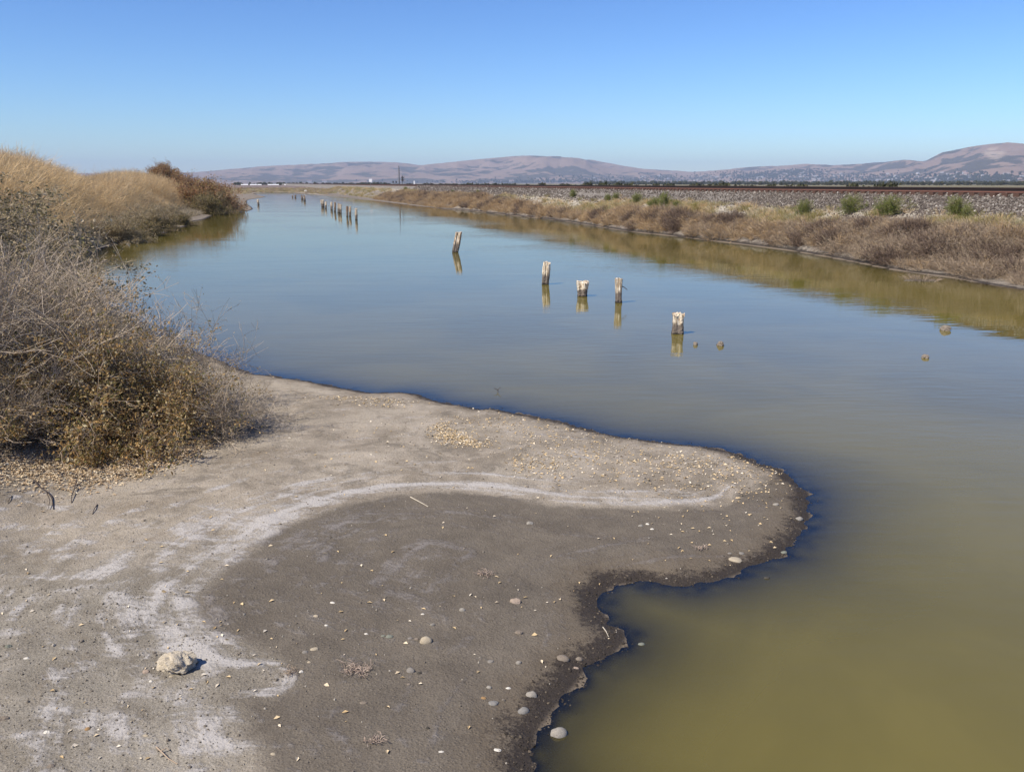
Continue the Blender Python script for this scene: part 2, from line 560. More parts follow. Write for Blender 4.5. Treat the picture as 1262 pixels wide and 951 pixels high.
close = np.hypot(GX, GY) < 45
dark_a = np.full(len(GX), -5.0)
dark_a[close] = signed(GX[close], GY[close], DARK)
salt_a = np.zeros(len(GX))
cx_, cy_ = GX[close], GY[close]
dw = dist_line(cx_, cy_, WHITE)
dw2 = dist_line(cx_, cy_, WHITE_OUT)
along = fbm(cx_ * .9, cy_ * .9, 3, 77)
s_ = (0.62 - .08 * sstep(-1.2, -2.3, cx_)) * np.exp(-(dw / (0.15 + .05 * sstep(-1.0, -2.0, cx_) + .14 * along)) ** 2) + 0.34 * np.exp(-(dw2 / 0.16) ** 2)
for px_, py_, r_, a_ in PATCH:
    s_ = s_ + 0.22 * a_ * np.exp(-(((cx_ - px_) / 1.6) ** 2 + (cy_ - py_) ** 2) / r_ ** 2)
THIN = [[(400, 598), (330, 611), (275, 630), (232, 655), (208, 684), (196, 712), (200, 745)], [(60, 796), (92, 826), (74, 848), (62, 872), (92, 893), (140, 900), (190, 915)], [(0, 664), (60, 668), (130, 652), (200, 661), (250, 650)], [(250, 826), (310, 832), (352, 850), (305, 868), (272, 900), (292, 945)],
        [(15, 765), (60, 742), (120, 737), (166, 762), (152, 800), (118, 832), (60, 846)], [(150, 700), (120, 720), (60, 720), (10, 735)], [(300, 600), (240, 622), (170, 640), (90, 642), (20, 632)], [(225, 760), (232, 800), (262, 818), (330, 822)], [(170, 870), (230, 880), (250, 910), (236, 951)], [(210, 735), (250, 745), (262, 770), (285, 800)]]
for q_, tl in enumerate(THIN):
    dt = dist_line(cx_, cy_, smooth_line(zp(tl), 6))
    br = np.clip(.75 + 2.0 * fbm(cx_ * 1.3, cy_ * 1.3, 3, 120 + q_), 0, 1.2)
    s_ = s_ + .36 * br * np.exp(-(dt / (.05 + .05 * (q_ % 3))) ** 2) - .16 * np.exp(-((dt - .16) / .07) ** 2)
salt_a[close] = s_ + 0.10

# base soil colour by where it lies: spit crust, levee dirt, grey strand, pale straw flat, ballast
ug, vg = xy2uv(GX, GY)
soil = np.tile(np.array([0.338, 0.298, 0.234]), (len(GX), 1))
def blend(fac, colr):
    global soil
    soil = soil * (1 - fac[:, None]) + np.array(colr) * fac[:, None]
left_far = sstep(-1.5, -6.0, GX) * sstep(6, 10, GY) * (vg < 14)
lev = levee(GX, GY)
blend(sstep(0.25, 1.0, lev) * (vg < 14), (0.20, 0.165, 0.115))
west = sstep(0.0, -2.2, GX) * sstep(7.4, 5.6, GY)                     # greyer, dirtier crust at the near left
blend(0.75 * west * (vg < 14), (0.236, 0.222, 0.184))
blend(.8 * sstep(18, 30, GY) * (vg < 14) * (ug < 270), (0.21, 0.18, 0.14))
rb = vg > 16
blend(sstep(16, 18, vg), (0.21, 0.185, 0.15))
pale = sstep(24.6, 25.6, vg + 0.9 * fbm(ug * .25, vg * .25, 3, 5)) * sstep(27.3, 26.3, vg)
blend(pale, (0.35, 0.32, 0.255))
blend(sstep(26.2, 26.7, vg) * sstep(33.6, 33.2, vg), (0.20, 0.185, 0.165))
blend(sstep(33.3, 34, vg), (0.19, 0.17, 0.09))
blend(sstep(290, 340, ug) * (vg < 26), (0.24, 0.20, 0.115))
blend(sstep(350, 420, ug) * (vg < 26), (0.20, 0.155, 0.135))  # far flats: mauve haze of the hill foot put into the soil colour
gme = mesh_np('ground', np.stack([GX, GY, GZ], 1), quads, [ground_material()], True)
fattr(gme, 'shore', np.clip(GS, -3, 3))
fattr(gme, 'dark', dark_a)
fattr(gme, 'salt', salt_a)
fattr(gme, 'crust', sstep(0.6, -1.6, GX) * sstep(9.5, 7.0, GY) * sstep(30, 20, np.hypot(GX, GY)) + .25 * sstep(14, 10, np.hypot(GX, GY)))
fattr(gme, 'spit', sstep(30, 20, np.hypot(GX, GY)) * (vg < 15))
cattr(gme, 'soil', soil)
ground = link('ground', gme)
ground['kind'] = 'structure'

# ------------------------------------------------------------------ water
def water_material():
    t = NT('water')
    P = t.obj()
    dep = t.attr('depth')
    # fine wind ripples, longer across the channel than along it
    mp = t.n('Mapping')
    t.put(mp.inputs[0], P)
    mp.inputs['Rotation'].default_value = (0, 0, R(-8))
    mp.inputs['Scale'].default_value = (0.55, 1.7, 1)
    r1 = t.noise(3.2, 4, mp.outputs[0], 0.5, 0.2)
    r2 = t.noise(0.55, 3, mp.outputs[0], 0.5)
    calm = t.ss(t.noise(0.09, 3, P), 0.35, 0.65)
    h = t.math('ADD', t.math('MULTIPLY', r1, t.math('ADD', 0.15, t.math('MULTIPLY', calm, 1.5))), t.math('MULTIPLY', r2, 1.6))
    nb = t.bump(h, 0.05, 0.06)
    alpha = t.math('SUBTRACT', 1.0, t.math('POWER', 2.718, t.math('MULTIPLY', dep, -21.0)))
    murk = t.mix(t.ss(t.noise(0.30, 6, P, 0.6, 0.6), 0.36, 0.62), (0.142, 0.120, 0.026), (0.172, 0.144, 0.032))
    dif = t.n('BsdfDiffuse')
    t.put(dif.inputs[0], murk)
    tr = t.n('BsdfTransparent')
    tr.inputs[0].default_value = (0.95, 0.93, 0.86, 1)
    m1 = t.n('MixShader')
    t.put(m1.inputs[0], alpha)
    t.t.links.new(tr.outputs[0], m1.inputs[1])
    t.t.links.new(dif.outputs[0], m1.inputs[2])
    gl = t.n('BsdfGlossy')
    gl.inputs['Roughness'].default_value = 0.02
    t.put(gl.inputs['Normal'], nb)
    fr = t.n('Fresnel')
    fr.inputs['IOR'].default_value = 1.74
    t.put(fr.inputs['Normal'], nb)
    m2 = t.n('MixShader')
    t.put(m2.inputs[0], fr.outputs[0])
    t.t.links.new(m1.outputs[0], m2.inputs[1])
    t.t.links.new(gl.outputs[0], m2.inputs[2])
    return t.done(m2.outputs[0])

wet_v = (GZ < 0.05) & (GS < 0.4)
qkeep = wet_v[quads].all(1) & (GS[quads].min(1) < 0.12)
wq = quads[qkeep]
used = np.unique(wq)
remap = np.full(len(GX), -1)
remap[used] = np.arange(len(used))
wme = mesh_np('water', np.stack([GX[used], GY[used], np.zeros(len(used))], 1), remap[wq], [water_material()], True)
fattr(wme, 'depth', np.clip(-GZ[used], 0, 2))
water = link('water', wme)
water['kind'] = 'structure'

# ------------------------------------------------------------------ distant hills
SKYL = [(-700, 205), (-300, 214), (0, 213), (150, 213), (240, 212), (255, 210.5), (290, 207.5), (324, 204.5), (354, 203), (392, 201.4), (430, 199), (468, 199), (494, 200), (517, 203), (535, 201.5), (557, 199.2), (588, 196), (634, 192), (654, 191), (683, 192), (711, 194),
        (740, 198.5), (768, 204), (797, 208), (826, 209.5), (854, 211.5), (883, 209.5), (905, 207), (931, 204.8), (960, 204), (992, 201.5), (1025, 203), (1050, 202), (1092, 199), (1113, 196.5), (1140, 198), (1150, 193), (1162, 187), (1183, 183), (1213, 177.5), (1243, 175), (1275, 177.5), (1330, 182), (1450, 190), (1700, 196), (2100, 204)]
sk_az, sk_el = [], []
for px_, py_ in SKYL:
    d = ray(px_, py_)
    sk_az.append(math.atan2(d[0], d[1]))
    sk_el.append(d[2] / math.hypot(d[0], d[1]))
NA, NR_ = 900, 90
haz = np.linspace(R(-60), R(60), NA)
tr_ = np.linspace(0, 1, NR_)
A_, T_ = np.meshgrid(haz, tr_)
rs = 1.0 - 0.28 * sstep(R(18), R(30), A_)                     # the right-hand hills stand nearer
RR = (5200 + 3600 * T_) * rs
HX, HY = RR * np.sin(A_), RR * np.cos(A_)
ridge = 1 - np.abs(2 * (fbm(HX / 620, HY / 1500, 2, 91) + 0.5) - 1)
ridge2 = 1 - np.abs(2 * (fbm(HX / 260, HY / 620, 4, 95) + 0.5) - 1)
env = sstep(0.0, 0.72, T_) * sstep(1.15, 0.8, T_)
shape = env * (0.16 + 0.50 * ridge + 0.46 * ridge2)
shape = shape + 0.10 * sstep(0.02, 0.2, T_) * ridge
ang = shape / RR
mx_ = ang.max(0)
ker = np.ones(9) / 9
mxs = np.convolve(np.pad(mx_, 4, mode='edge'), ker, 'valid')
tgt = np.interp(haz, sk_az, sk_el)
HZ = shape * (tgt / (0.35 * mxs + 0.65 * mx_))[None, :]
HZ = HZ + EYE * shape / shape.max()
hid = np.arange(NA * NR_).reshape(NR_, NA)
hq = np.stack([hid[:-1, :-1].ravel(), hid[:-1, 1:].ravel(), hid[1:, 1:].ravel(), hid[1:, :-1].ravel()], 1)
lap = ridge2 * .6 + ridge * .4

def hills_material():
    t = NT('hills')
    P = t.obj()
    rav = t.attr('valley')
    n1 = t.noise(0.0016, 6, P, 0.6, 0.4)
    n2 = t.noise(0.006, 7, P, 0.62)
    n3 = t.noise(0.022, 5, P, 0.65)
    c = t.ramp(n1, [(0.3, (0.215, 0.155, 0.118)), (0.55, (0.255, 0.186, 0.142)), (0.75, (0.195, 0.143, 0.112))])
    c = t.mix(t.math('MULTIPLY', t.ss(n2, 0.45, 0.7), 0.35), c, (0.33, 0.245, 0.175))
    wood = t.math('ADD', t.math('MULTIPLY', rav, 0.8), t.math('ADD', t.math('MULTIPLY', n2, 1.3), t.math('MULTIPLY', n3, 0.45)))
    wood = t.math('ADD', wood, t.math('MULTIPLY', t.math('SUBTRACT', t.noise(0.0011, 3, P), .5), 0.9))
    c = t.mix(t.math('MULTIPLY', t.ss(wood, 1.04, 1.12), 0.82), c, (0.036, 0.042, 0.034))
    sc = t.attr('scar')
    sc = t.math('ADD', sc, t.math('MULTIPLY', t.math('SUBTRACT', n2, .5), 1.3))
    sc = t.math('ADD', sc, t.math('MULTIPLY', t.math('SUBTRACT', n3, .5), 1.0))
    c = t.mix(t.math('MULTIPLY', t.ss(sc, 0.5, 0.85), .75), c, (0.40, 0.32, 0.24))
    return t.done(t.principled(c, 1.0, 0.0))

hme = mesh_np('hills', np.stack([HX.ravel(), HY.ravel(), HZ.ravel() - 3], 1), hq, [hills_material()], True)
fattr(hme, 'valley', (1 - lap).ravel())
scar_az = math.atan2(ray(1226, 186)[0], ray(1226, 186)[1])
scar_el = -0.0
el = HZ / RR
tgt_el = ray(1226, 187)[2] / math.hypot(*ray(1226, 187)[:2])
front = np.maximum.accumulate(np.vstack([np.zeros((1, NA)), el[:-1]]), 0) < el + 1e-6
fattr(hme, 'scar', (np.exp(-((A_ - scar_az) / 0.014) ** 2 - ((el - tgt_el) / 0.0075) ** 2) * front).ravel())
hills = link('hills', hme)
hills['kind'] = 'structure'

def hill_z(az, r):
    """height of the hills' surface at a bearing and range"""
    fa = np.clip((az - haz[0]) / (haz[-1] - haz[0]) * (NA - 1), 0, NA - 1.001)
    rsc = 1.0 - 0.28 * sstep(R(18), R(30), az)
    ft = np.clip((r / rsc - 5200) / 3600 * (NR_ - 1), 0, NR_ - 1.001)
    i, j = np.floor(ft).astype(int), np.floor(fa).astype(int)
    a, b = ft - i, fa - j
    return (HZ[i, j] * (1 - a) * (1 - b) + HZ[i + 1, j] * a * (1 - b) + HZ[i, j + 1] * (1 - a) * b + HZ[i + 1, j + 1] * a * b) - 3

def px_az(px, py=226):
    d = ray(px, py)
    return math.atan2(d[0], d[1])

# ------------------------------------------------------------------ scatter: one object of kind stuff, copies of small meshes on given points
def scatter(name, P, rot, scl, sources, label=None, pick=None):
    n = len(P)
    me = bpy.data.meshes.new(name)
    me.vertices.add(n)
    me.vertices.foreach_set('co', np.asarray(P, np.float32).ravel())
    a = me.attributes.new('rot', 'FLOAT_VECTOR', 'POINT')
    a.data.foreach_set('vector', np.asarray(rot, np.float32).ravel())
    scl = np.asarray(scl, np.float32)
    if scl.ndim == 1:
        scl = np.repeat(scl[:, None], 3, 1)
    a = me.attributes.new('scl', 'FLOAT_VECTOR', 'POINT')
    a.data.foreach_set('vector', scl.ravel())
    a = me.attributes.new('pick', 'INT', 'POINT')
    a.data.foreach_set('value', (rng.integers(0, len(sources), n) if pick is None else np.asarray(pick)).astype(np.int32))
    o = link(name, me)
    o['kind'] = 'stuff'
    if label:
        o['label'] = label
    src = bpy.data.collections.new(name + '_kinds')
    for s in sources:
        src.objects.link(bpy.data.objects.new(name + '_piece', s))
    ng = bpy.data.node_groups.new(name, 'GeometryNodeTree')
    ng.interface.new_socket('Geometry', in_out='INPUT', socket_type='NodeSocketGeometry')
    ng.interface.new_socket('Geometry', in_out='OUTPUT', socket_type='NodeSocketGeometry')
    gi, go = ng.nodes.new('NodeGroupInput'), ng.nodes.new('NodeGroupOutput')
    iop = ng.nodes.new('GeometryNodeInstanceOnPoints')
    ci = ng.nodes.new('GeometryNodeCollectionInfo')
    ci.inputs['Collection'].default_value = src
    ci.inputs['Separate Children'].default_value = True
    ci.inputs['Reset Children'].default_value = True
    def named(nm, typ):
        nd = ng.nodes.new('GeometryNodeInputNamedAttribute')
        nd.data_type = typ
        nd.inputs['Name'].default_value = nm
        return next(s for s in nd.outputs if s.name == 'Attribute' and s.enabled)
    ng.links.new(gi.outputs[0], iop.inputs['Points'])
    ng.links.new(ci.outputs[0], iop.inputs['Instance'])
    iop.inputs['Pick Instance'].default_value = True
    ng.links.new(named('pick', 'INT'), iop.inputs['Instance Index'])
    e2r = ng.nodes.new('FunctionNodeEulerToRotation')
    ng.links.new(named('rot', 'FLOAT_VECTOR'), e2r.inputs[0])
    ng.links.new(e2r.outputs[0], iop.inputs['Rotation'])
    ng.links.new(named('scl', 'FLOAT_VECTOR'), iop.inputs['Scale'])
    ng.links.new(iop.outputs[0], go.inputs[0])
    md = o.modifiers.new('scatter', 'NODES')
    md.node_group = ng
    return o

def zrot(n, tilt=0.0):
    r = np.zeros((n, 3))
    r[:, 2] = rng.uniform(0, 2 * pi, n)
    r[:, :2] = rng.normal(0, tilt, (n, 2)) if tilt else 0
    return r

# ------------------------------------------------------------------ plant meshes
class Buf:
    def __init__(self):
        self.V, self.F, self.n = [], [], 0

    def add(self, V, F):
        self.V.append(np.asarray(V, float))
        self.F.append(np.asarray(F, int) + self.n)
        self.n += len(V)

    def mesh(self, name, mat, smooth=False):
        V = np.concatenate(self.V)
        if len({f.shape[1] for f in self.F}) == 1:
            F = np.concatenate(self.F)
        else:
            F = [list(r_) for f in self.F for r_ in f]
        return mesh_np(name, V, F, [mat] if not isinstance(mat, (list, tuple)) else mat, smooth)

def tube(buf, P, r0, r1, k=3):
    P = np.asarray(P, float)
    n = len(P)
    T = np.gradient(P, axis=0)
    T /= np.linalg.norm(T, axis=1)[:, None] + 1e-9
    up = np.array([0.31, 0.17, 0.93]) if abs(T[0, 2]) < 0.9 else np.array([0.9, 0.2, 0.1])
    Aa = np.cross(T, up)
    Aa /= np.linalg.norm(Aa, axis=1)[:, None] + 1e-9
    Bb = np.cross(T, Aa)
    rad = np.linspace(r0, r1, n)
    ph = np.arange(k) * 2 * pi / k
    V = P[:, None, :] + rad[:, None, None] * (Aa[:, None, :] * np.cos(ph)[None, :, None] + Bb[:, None, :] * np.sin(ph)[None, :, None])
    V = V.reshape(-1, 3)
    i = np.arange(n - 1)[:, None] * k
    j = np.arange(k)[None, :]
    j2 = (j + 1) % k
    F = np.stack([i + j, i + j2, i + k + j2, i + k + j], -1).reshape(-1, 4)
    buf.add(V, F)

def wander(rg, p, d, L, n, wob_, grav):
    P = [np.array(p, float)]
    d = np.array(d, float)
    d /= np.linalg.norm(d)
    for _ in range(n):
        d = d + rg.normal(0, wob_, 3) + np.array([0, 0, grav])
        d /= np.linalg.norm(d)
        q = P[-1] + d * L / n
        if q[2] < 0.015:
            q[2] = 0.015 + abs(rg.normal(0, .01))
            d[2] = abs(d[2]) * .2
        P.append(q)
    return np.array(P)

def shrub(seed, n_stem, L, lean, r0, sub1, sub2, grav=-0.05, wob_=0.16, rmin=0.0016):
    """branch polylines of a many-stemmed shrub about 1 m high; returns buffer and the twig points that can carry leaves"""
    rg = np.random.default_rng(seed)
    b = Buf()
    tips = []
    for s in range(n_stem):
        a = rg.uniform(0, 2 * pi)
        inc = abs(rg.normal(0, lean))
        inc = min(inc, 1.45)
        d = (math.cos(a) * math.sin(inc), math.sin(a) * math.sin(inc), math.cos(inc))
        base = (rg.normal(0, .10), rg.normal(0, .10), -0.03)
        l0 = L * rg.uniform(.65, 1.1)
        P = wander(rg, base, d, l0, 7, wob_ * .6, grav)
        tube(b, P, r0, r0 * .35)
        for k in range(sub1):
            i = rg.integers(1, 7)
            t_ = P[i] - P[i - 1]
            t_ /= np.linalg.norm(t_)
            d2 = t_ * .8 + rg.normal(0, .55, 3) + np.array([0, 0, .12])
            Q = wander(rg, P[i], d2, l0 * rg.uniform(.28, .55), 5, wob_, grav)
            tube(b, Q, r0 * .5, max(rmin, r0 * .2))
            tips.append(Q[2:])
            for m in range(sub2):
                j = rg.integers(1, 5)
                t2 = Q[j] - Q[j - 1]
                t2 /= np.linalg.norm(t2)
                d3 = t2 * .6 + rg.normal(0, .6, 3)
                W = wander(rg, Q[j], d3, l0 * rg.uniform(.10, .24), 3, wob_, grav)
                tube(b, W, max(rmin, r0 * .28), rmin)
                tips.append(W[1:])
    return b, np.concatenate(tips), rg

def leaf_mesh(name, C, size, mat, rg, aspect=0.55, flat=0.0, bent=True):
    """one two-faced leaf at each point of C"""
    n = len(C)
    a = rg.normal(0, 1, (n, 3))
    a /= np.linalg.norm(a, axis=1)[:, None]
    c = rg.normal(0, 1, (n, 3))
    c[:, 2] += flat * np.sign(c[:, 2])
    b_ = np.cross(a, c)
    b_ /= np.linalg.norm(b_, axis=1)[:, None] + 1e-9
    nn = np.cross(a, b_)
    s = size * rg.uniform(.55, 1.35, n)[:, None]
    tip = C + a * s
    l = C + a * s * .5 + b_ * s * aspect * .5 + nn * s * .12
    r_ = C + a * s * .5 - b_ * s * aspect * .5 + nn * s * .12
    V = np.stack([C, l, tip, r_], 1).reshape(-1, 3)
    i = np.arange(n)[:, None] * 4
    F = np.concatenate([i + np.array([[0, 1, 2]]), i + np.array([[0, 2, 3]])], 1).reshape(-1, 3)
    return mesh_np(name, V, F, [mat], False)

M_twig_grey = leafy('grey_twigs', [(0, (0.28, 0.225, 0.165)), (0.4, (0.45, 0.375, 0.285)), (0.75, (0.56, 0.475, 0.37)), (1, (0.27, 0.205, 0.14))], 0.0)
M_twig_brown = leafy('brown_twigs', [(0, (0.22, 0.17, 0.12)), (0.5, (0.35, 0.275, 0.20)), (1, (0.46, 0.375, 0.28))], 0.0)
M_leaf_olive = leafy('olive_leaves', [(0, (0.17, 0.165, 0.055)), (0.28, (0.31, 0.24, 0.10)), (0.5, (0.44, 0.27, 0.105)), (0.72, (0.50, 0.34, 0.15)), (0.9, (0.64, 0.52, 0.29)), (1, (0.76, 0.68, 0.44))], 0.45)
M_leaf_khaki = leafy('khaki_leaves', [(0, (0.19, 0.165, 0.08)), (0.35, (0.33, 0.275, 0.165)), (0.7, (0.46, 0.38, 0.25)), (0.92, (0.58, 0.49, 0.34)), (1, (0.26, 0.25, 0.09))], 0.42)
M_leaf_rust = leafy('rust_leaves', [(0, (0.20, 0.125, 0.06)), (0.35, (0.35, 0.20, 0.105)), (0.65, (0.45, 0.275, 0.155)), (0.85, (0.45, 0.33, 0.16)), (1, (0.26, 0.23, 0.085))], 0.42)
M_leaf_dkgreen = leafy('drab_green_leaves', [(0, (0.085, 0.08, 0.033)), (0.5, (0.17, 0.145, 0.06)), (0.85, (0.28, 0.215, 0.10)), (1, (0.36, 0.27, 0.14))], 0.25)
M_green = leafy('green_leaves', [(0, (0.09, 0.125, 0.022)), (0.5, (0.17, 0.215, 0.042)), (0.9, (0.26, 0.29, 0.07)), (1, (0.34, 0.33, 0.11))], 0.3)
M_straw = leafy('golden_straw', [(0, (0.46, 0.32, 0.16)), (0.45, (0.62, 0.45, 0.24)), (0.8, (0.72, 0.56, 0.33)), (1, (0.52, 0.42, 0.28))], 0.3, by='both')
M_straw_pale = leafy('pale_straw', [(0, (0.40, 0.34, 0.20)), (0.5, (0.52, 0.46, 0.30)), (1, (0.36, 0.34, 0.13))], 0.3, by='both')
M_brush = leafy('dry_brush', [(0, (0.20, 0.15, 0.105)), (0.35, (0.29, 0.225, 0.16)), (0.7, (0.38, 0.30, 0.21)), (1, (0.46, 0.37, 0.24))], 0.15, by='both')
M_brush_left = leafy('dry_bank_brush', [(0, (0.22, 0.18, 0.115)), (0.35, (0.33, 0.28, 0.195)), (0.7, (0.45, 0.385, 0.28)), (1, (0.53, 0.46, 0.33))], 0.15, by='both')
M_brush_dark = leafy('dark_brush', [(0, (0.10, 0.07, 0.05)), (0.5, (0.16, 0.115, 0.085)), (1, (0.23, 0.17, 0.125))], 0.1, by='both')
M_brush_gold = leafy('golden_brush', [(0, (0.25, 0.17, 0.09)), (0.35, (0.37, 0.26, 0.145)), (0.7, (0.47, 0.34, 0.195)), (1, (0.54, 0.42, 0.25))], 0.15, by='both')
M_yellowgreen = leafy('yellow_green_weeds', [(0, (0.17, 0.16, 0.045)), (0.5, (0.29, 0.25, 0.075)), (1, (0.42, 0.36, 0.14))], 0.3, by='both')

# ------------------------------------------------------------------ railway
GAUGE = 1.435
V_NEAR = 28.0
def track_pt(u, v, z):
    x, y = uv2xy(u, v)
    return (x, y, z)

def rail_material():
    t = NT('rusty_rail')
    P = t.obj()
    sp = t.n('SeparateXYZ')
    t.put(sp.inputs[0], P)
    n_ = t.noise(3.0, 5, P, 0.6)
    n2 = t.noise(30.0, 4, P, 0.6)
    c = t.ramp(n_, [(0.3, (0.115, 0.052, 0.036)), (0.7, (0.175, 0.080, 0.055))])
    c = t.mix(t.math('MULTIPLY', n2, 0.5), c, (0.12, 0.06, 0.045))
    head = t.ss(sp.outputs[2], 0.035, 0.065)                     # the rail is darker from just above its foot upwards
    c = t.mix(head, c, (0.030, 0.020, 0.017))
    return t.done(t.principled(c, 0.75, 0.3))
M_rail = rail_material()
def tie_material():
    t = NT('weathered_tie')
    P = t.obj()
    n_ = t.noise(9.0, 6, t.vmul(P, (1, 6, 6)), 0.7)
    c = t.ramp(n_, [(0.3, (0.06, 0.034, 0.025)), (0.7, (0.12, 0.07, 0.052))])
    return t.done(t.principled(c, 0.9, 0.2))
M_tie = tie_material()

track = bpy.data.objects.new('railway_track', None)
COL.objects.link(track)
track.location = track_pt(0, V_NEAR + GAUGE / 2, 2.635)
track.rotation_euler = (0, 0, -AZ)                              # local y runs along the track
tag(track, 'rusty railway track on a grey ballast bank along the far side of the channel', 'railway track')
prof = [(-.075, 0), (.075, 0), (.075, .012), (.02, .03), (.011, .045), (.011, .130), (.036, .142), (.036, .178), (.026, .188), (-.026, .188), (-.036, .178), (-.036, .142), (-.011, .130), (-.011, .045), (-.02, .03), (-.075, .012)]
ys = np.concatenate([np.linspace(-60, 120, 61), np.linspace(130, 900, 60)])
k = len(prof)
V = np.array([[px_, y, pz] for y in ys for px_, pz in prof])
i = np.arange(len(ys) - 1)[:, None] * k
j = np.arange(k)[None, :]
F = np.stack([i + j, i + (j + 1) % k, i + k + (j + 1) % k, i + k + j], -1).reshape(-1, 4)
rail_me = mesh_np('rail', V, F, [M_rail], False)
for sx in (-1, 1):
    link('rail', rail_me, track, (sx * GAUGE / 2, 0, 0.012))
def box_vf(x0, x1, y0, y1, z0, z1):
    V = [(x0, y0, z0), (x1, y0, z0), (x1, y1, z0), (x0, y1, z0), (x0, y0, z1), (x1, y0, z1), (x1, y1, z1), (x0, y1, z1)]
    F = [(0, 3, 2, 1), (4, 5, 6, 7), (0, 1, 5, 4), (1, 2, 6, 5), (2, 3, 7, 6), (3, 0, 4, 7)]
    return np.array(V), np.array(F)
bV, bF = box_vf(-1.28, 1.28, -.135, .135, -.17, .0)
bV[4:, 0] *= .995
tie_me = mesh_np('tie', bV, bF, [M_tie])
for q in range(260):                                           # the ties that show, one by one
    link('tie', tie_me, track, (random.uniform(-.02, .02), -2 + q * 0.56, 0.006), (0, 0, random.uniform(-.015, .015)))
fb = Buf()
for q in range(-40, 0):
    fb.add(bV + np.array([0, -2 + q * .56, 0.006]), bF)
for q in range(260, 900):
    fb.add(bV + np.array([0, -2 + q * .56, 0.006]), bF)
far_ties = link('tie', fb.mesh('far_ties', M_tie), track)
far_ties['kind'] = 'stuff'

# ballast stones
def rock_mesh(name, seed, mat, sub=1, sq=(1, .8, .65), jag=.22, smooth=False, lump=0.0):
    import bmesh
    bm = bmesh.new()
    bmesh.ops.create_icosphere(bm, subdivisions=sub, radius=.5)
    rg = np.random.default_rng(seed)
    off = rg.uniform(0, 50, 3)
    for v_ in bm.verts:
        c = np.array(v_.co)
        f = 1 + jag * 2 * float(fbm(np.array([c[0] * 2.2 + off[0] + c[2] * 1.3]), np.array([c[1] * 2.2 + off[1] - c[2] * 1.1]), 3, seed % 97)[0])
        if lump:
            f += lump * 2 * float(fbm(np.array([c[0] * 6 + off[1] + c[2] * 4]), np.array([c[1] * 6 + off[2] - c[2] * 5]), 3, seed % 89)[0])
        if sub == 1:
            f += rg.normal(0, jag * .35)
        v_.co = Vector((c[0] * sq[0], c[1] * sq[1], c[2] * sq[2])) * f
    me = bpy.data.meshes.new(name)
    bm.to_mesh(me)
    bm.free()
    me.materials.append(mat)
    me.polygons.foreach_set('use_smooth', np.full(len(me.polygons), smooth))
    return me

def ballast_material():
    t = NT('ballast_stone')
    c = t.ramp(t.rnd(), [(0, (0.055, 0.046, 0.040)), (0.45, (0.105, 0.087, 0.073)), (0.78, (0.165, 0.141, 0.119)), (0.94, (0.26, 0.228, 0.19)), (1, (0.46, 0.43, 0.38))])
    c = t.mix(0.35, c, t.mix(1.0, c, t.ramp(t.noise(9, 4, t.obj(), .6), [(0.2, (0.5, 0.48, 0.46)), (0.8, (1.5, 1.5, 1.5))]), 'MULTIPLY'))
    return t.done(t.principled(c, 0.9, 0.2))
M_ballast = ballast_material()
stones_src = [rock_mesh('ballast_stone', 40 + s, M_ballast, 1) for s in range(5)]
nb_ = 30000
ub = np.concatenate([rng.uniform(8, 45, 18000), 45 + 115 * rng.uniform(0, 1, 12000) ** 1.4])
vb = np.where(rng.uniform(0, 1, nb_) < .87, rng.uniform(26.15, 27.75, nb_), rng.uniform(25.2, 26.4, nb_))
xb, yb = uv2xy(ub, vb)
zb = height(xb, yb)[0]
sb = rng.uniform(.06, .125, nb_) * np.where(ub > 45, 1 + (ub - 45) / 90, 1)
rb_ = rng.uniform(0, 2 * pi, (nb_, 3))
scatter('ballast', np.stack([xb, yb, zb + sb * .12], 1), rb_, sb, stones_src, 'grey crushed stone ballast heaped along the railway')

# ------------------------------------------------------------------ vegetation of the far bank
def tuft(name, seed, n, h, r, mat, width=.006, spread=.5, seg=2, side=0):
    """a clump of thin bent blades"""
    rg = np.random.default_rng(seed)
    b = Buf()
    for _ in range(n):
        a, rad = rg.uniform(0, 2 * pi), r * math.sqrt(rg.uniform())
        p = np.array([math.cos(a) * rad, math.sin(a) * rad, -.03])
        d = np.array([math.cos(a) * rad / r * spread, math.sin(a) * rad / r * spread, 1.0]) + rg.normal(0, .22, 3)
        hh = h * rg.uniform(.55, 1.1)
        P = [p]
        for s in range(seg):
            d = d / np.linalg.norm(d)
            P.append(P[-1] + d * hh / seg)
            d = d + rg.normal(0, .18, 3) + np.array([math.cos(a), math.sin(a), -.4]) * .18
        P = np.array(P)
        sd_ = rg.normal(0, 1, 3)
        sd_ -= sd_.dot(d) * d
        sd_ /= np.linalg.norm(sd_)
        ww = np.linspace(width, width * .35, seg + 1)[:, None]
        Vv = np.concatenate([P - sd_ * ww, P + sd_ * ww])
        m = seg + 1
        Ff = np.array([[q, m + q, m + q + 1, q + 1] for q in range(seg)])
        b.add(Vv, Ff)
        for _s in range(side):
            q = rg.integers(1, seg + 1)
            o = P[q] * rg.uniform(.6, 1) + P[q - 1] * .0
            o = P[q - 1] + (P[q] - P[q - 1]) * rg.uniform(0, 1)
            dd = d * .5 + rg.normal(0, .6, 3)
            dd /= np.linalg.norm(dd)
            e = o + dd * hh * rg.uniform(.12, .3)
            b.add(np.array([o - sd_ * width * .6, o + sd_ * width * .6, e + sd_ * width * .4, e - sd_ * width * .4]), np.array([[0, 1, 2, 3]]))
    return b.mesh(name, mat)

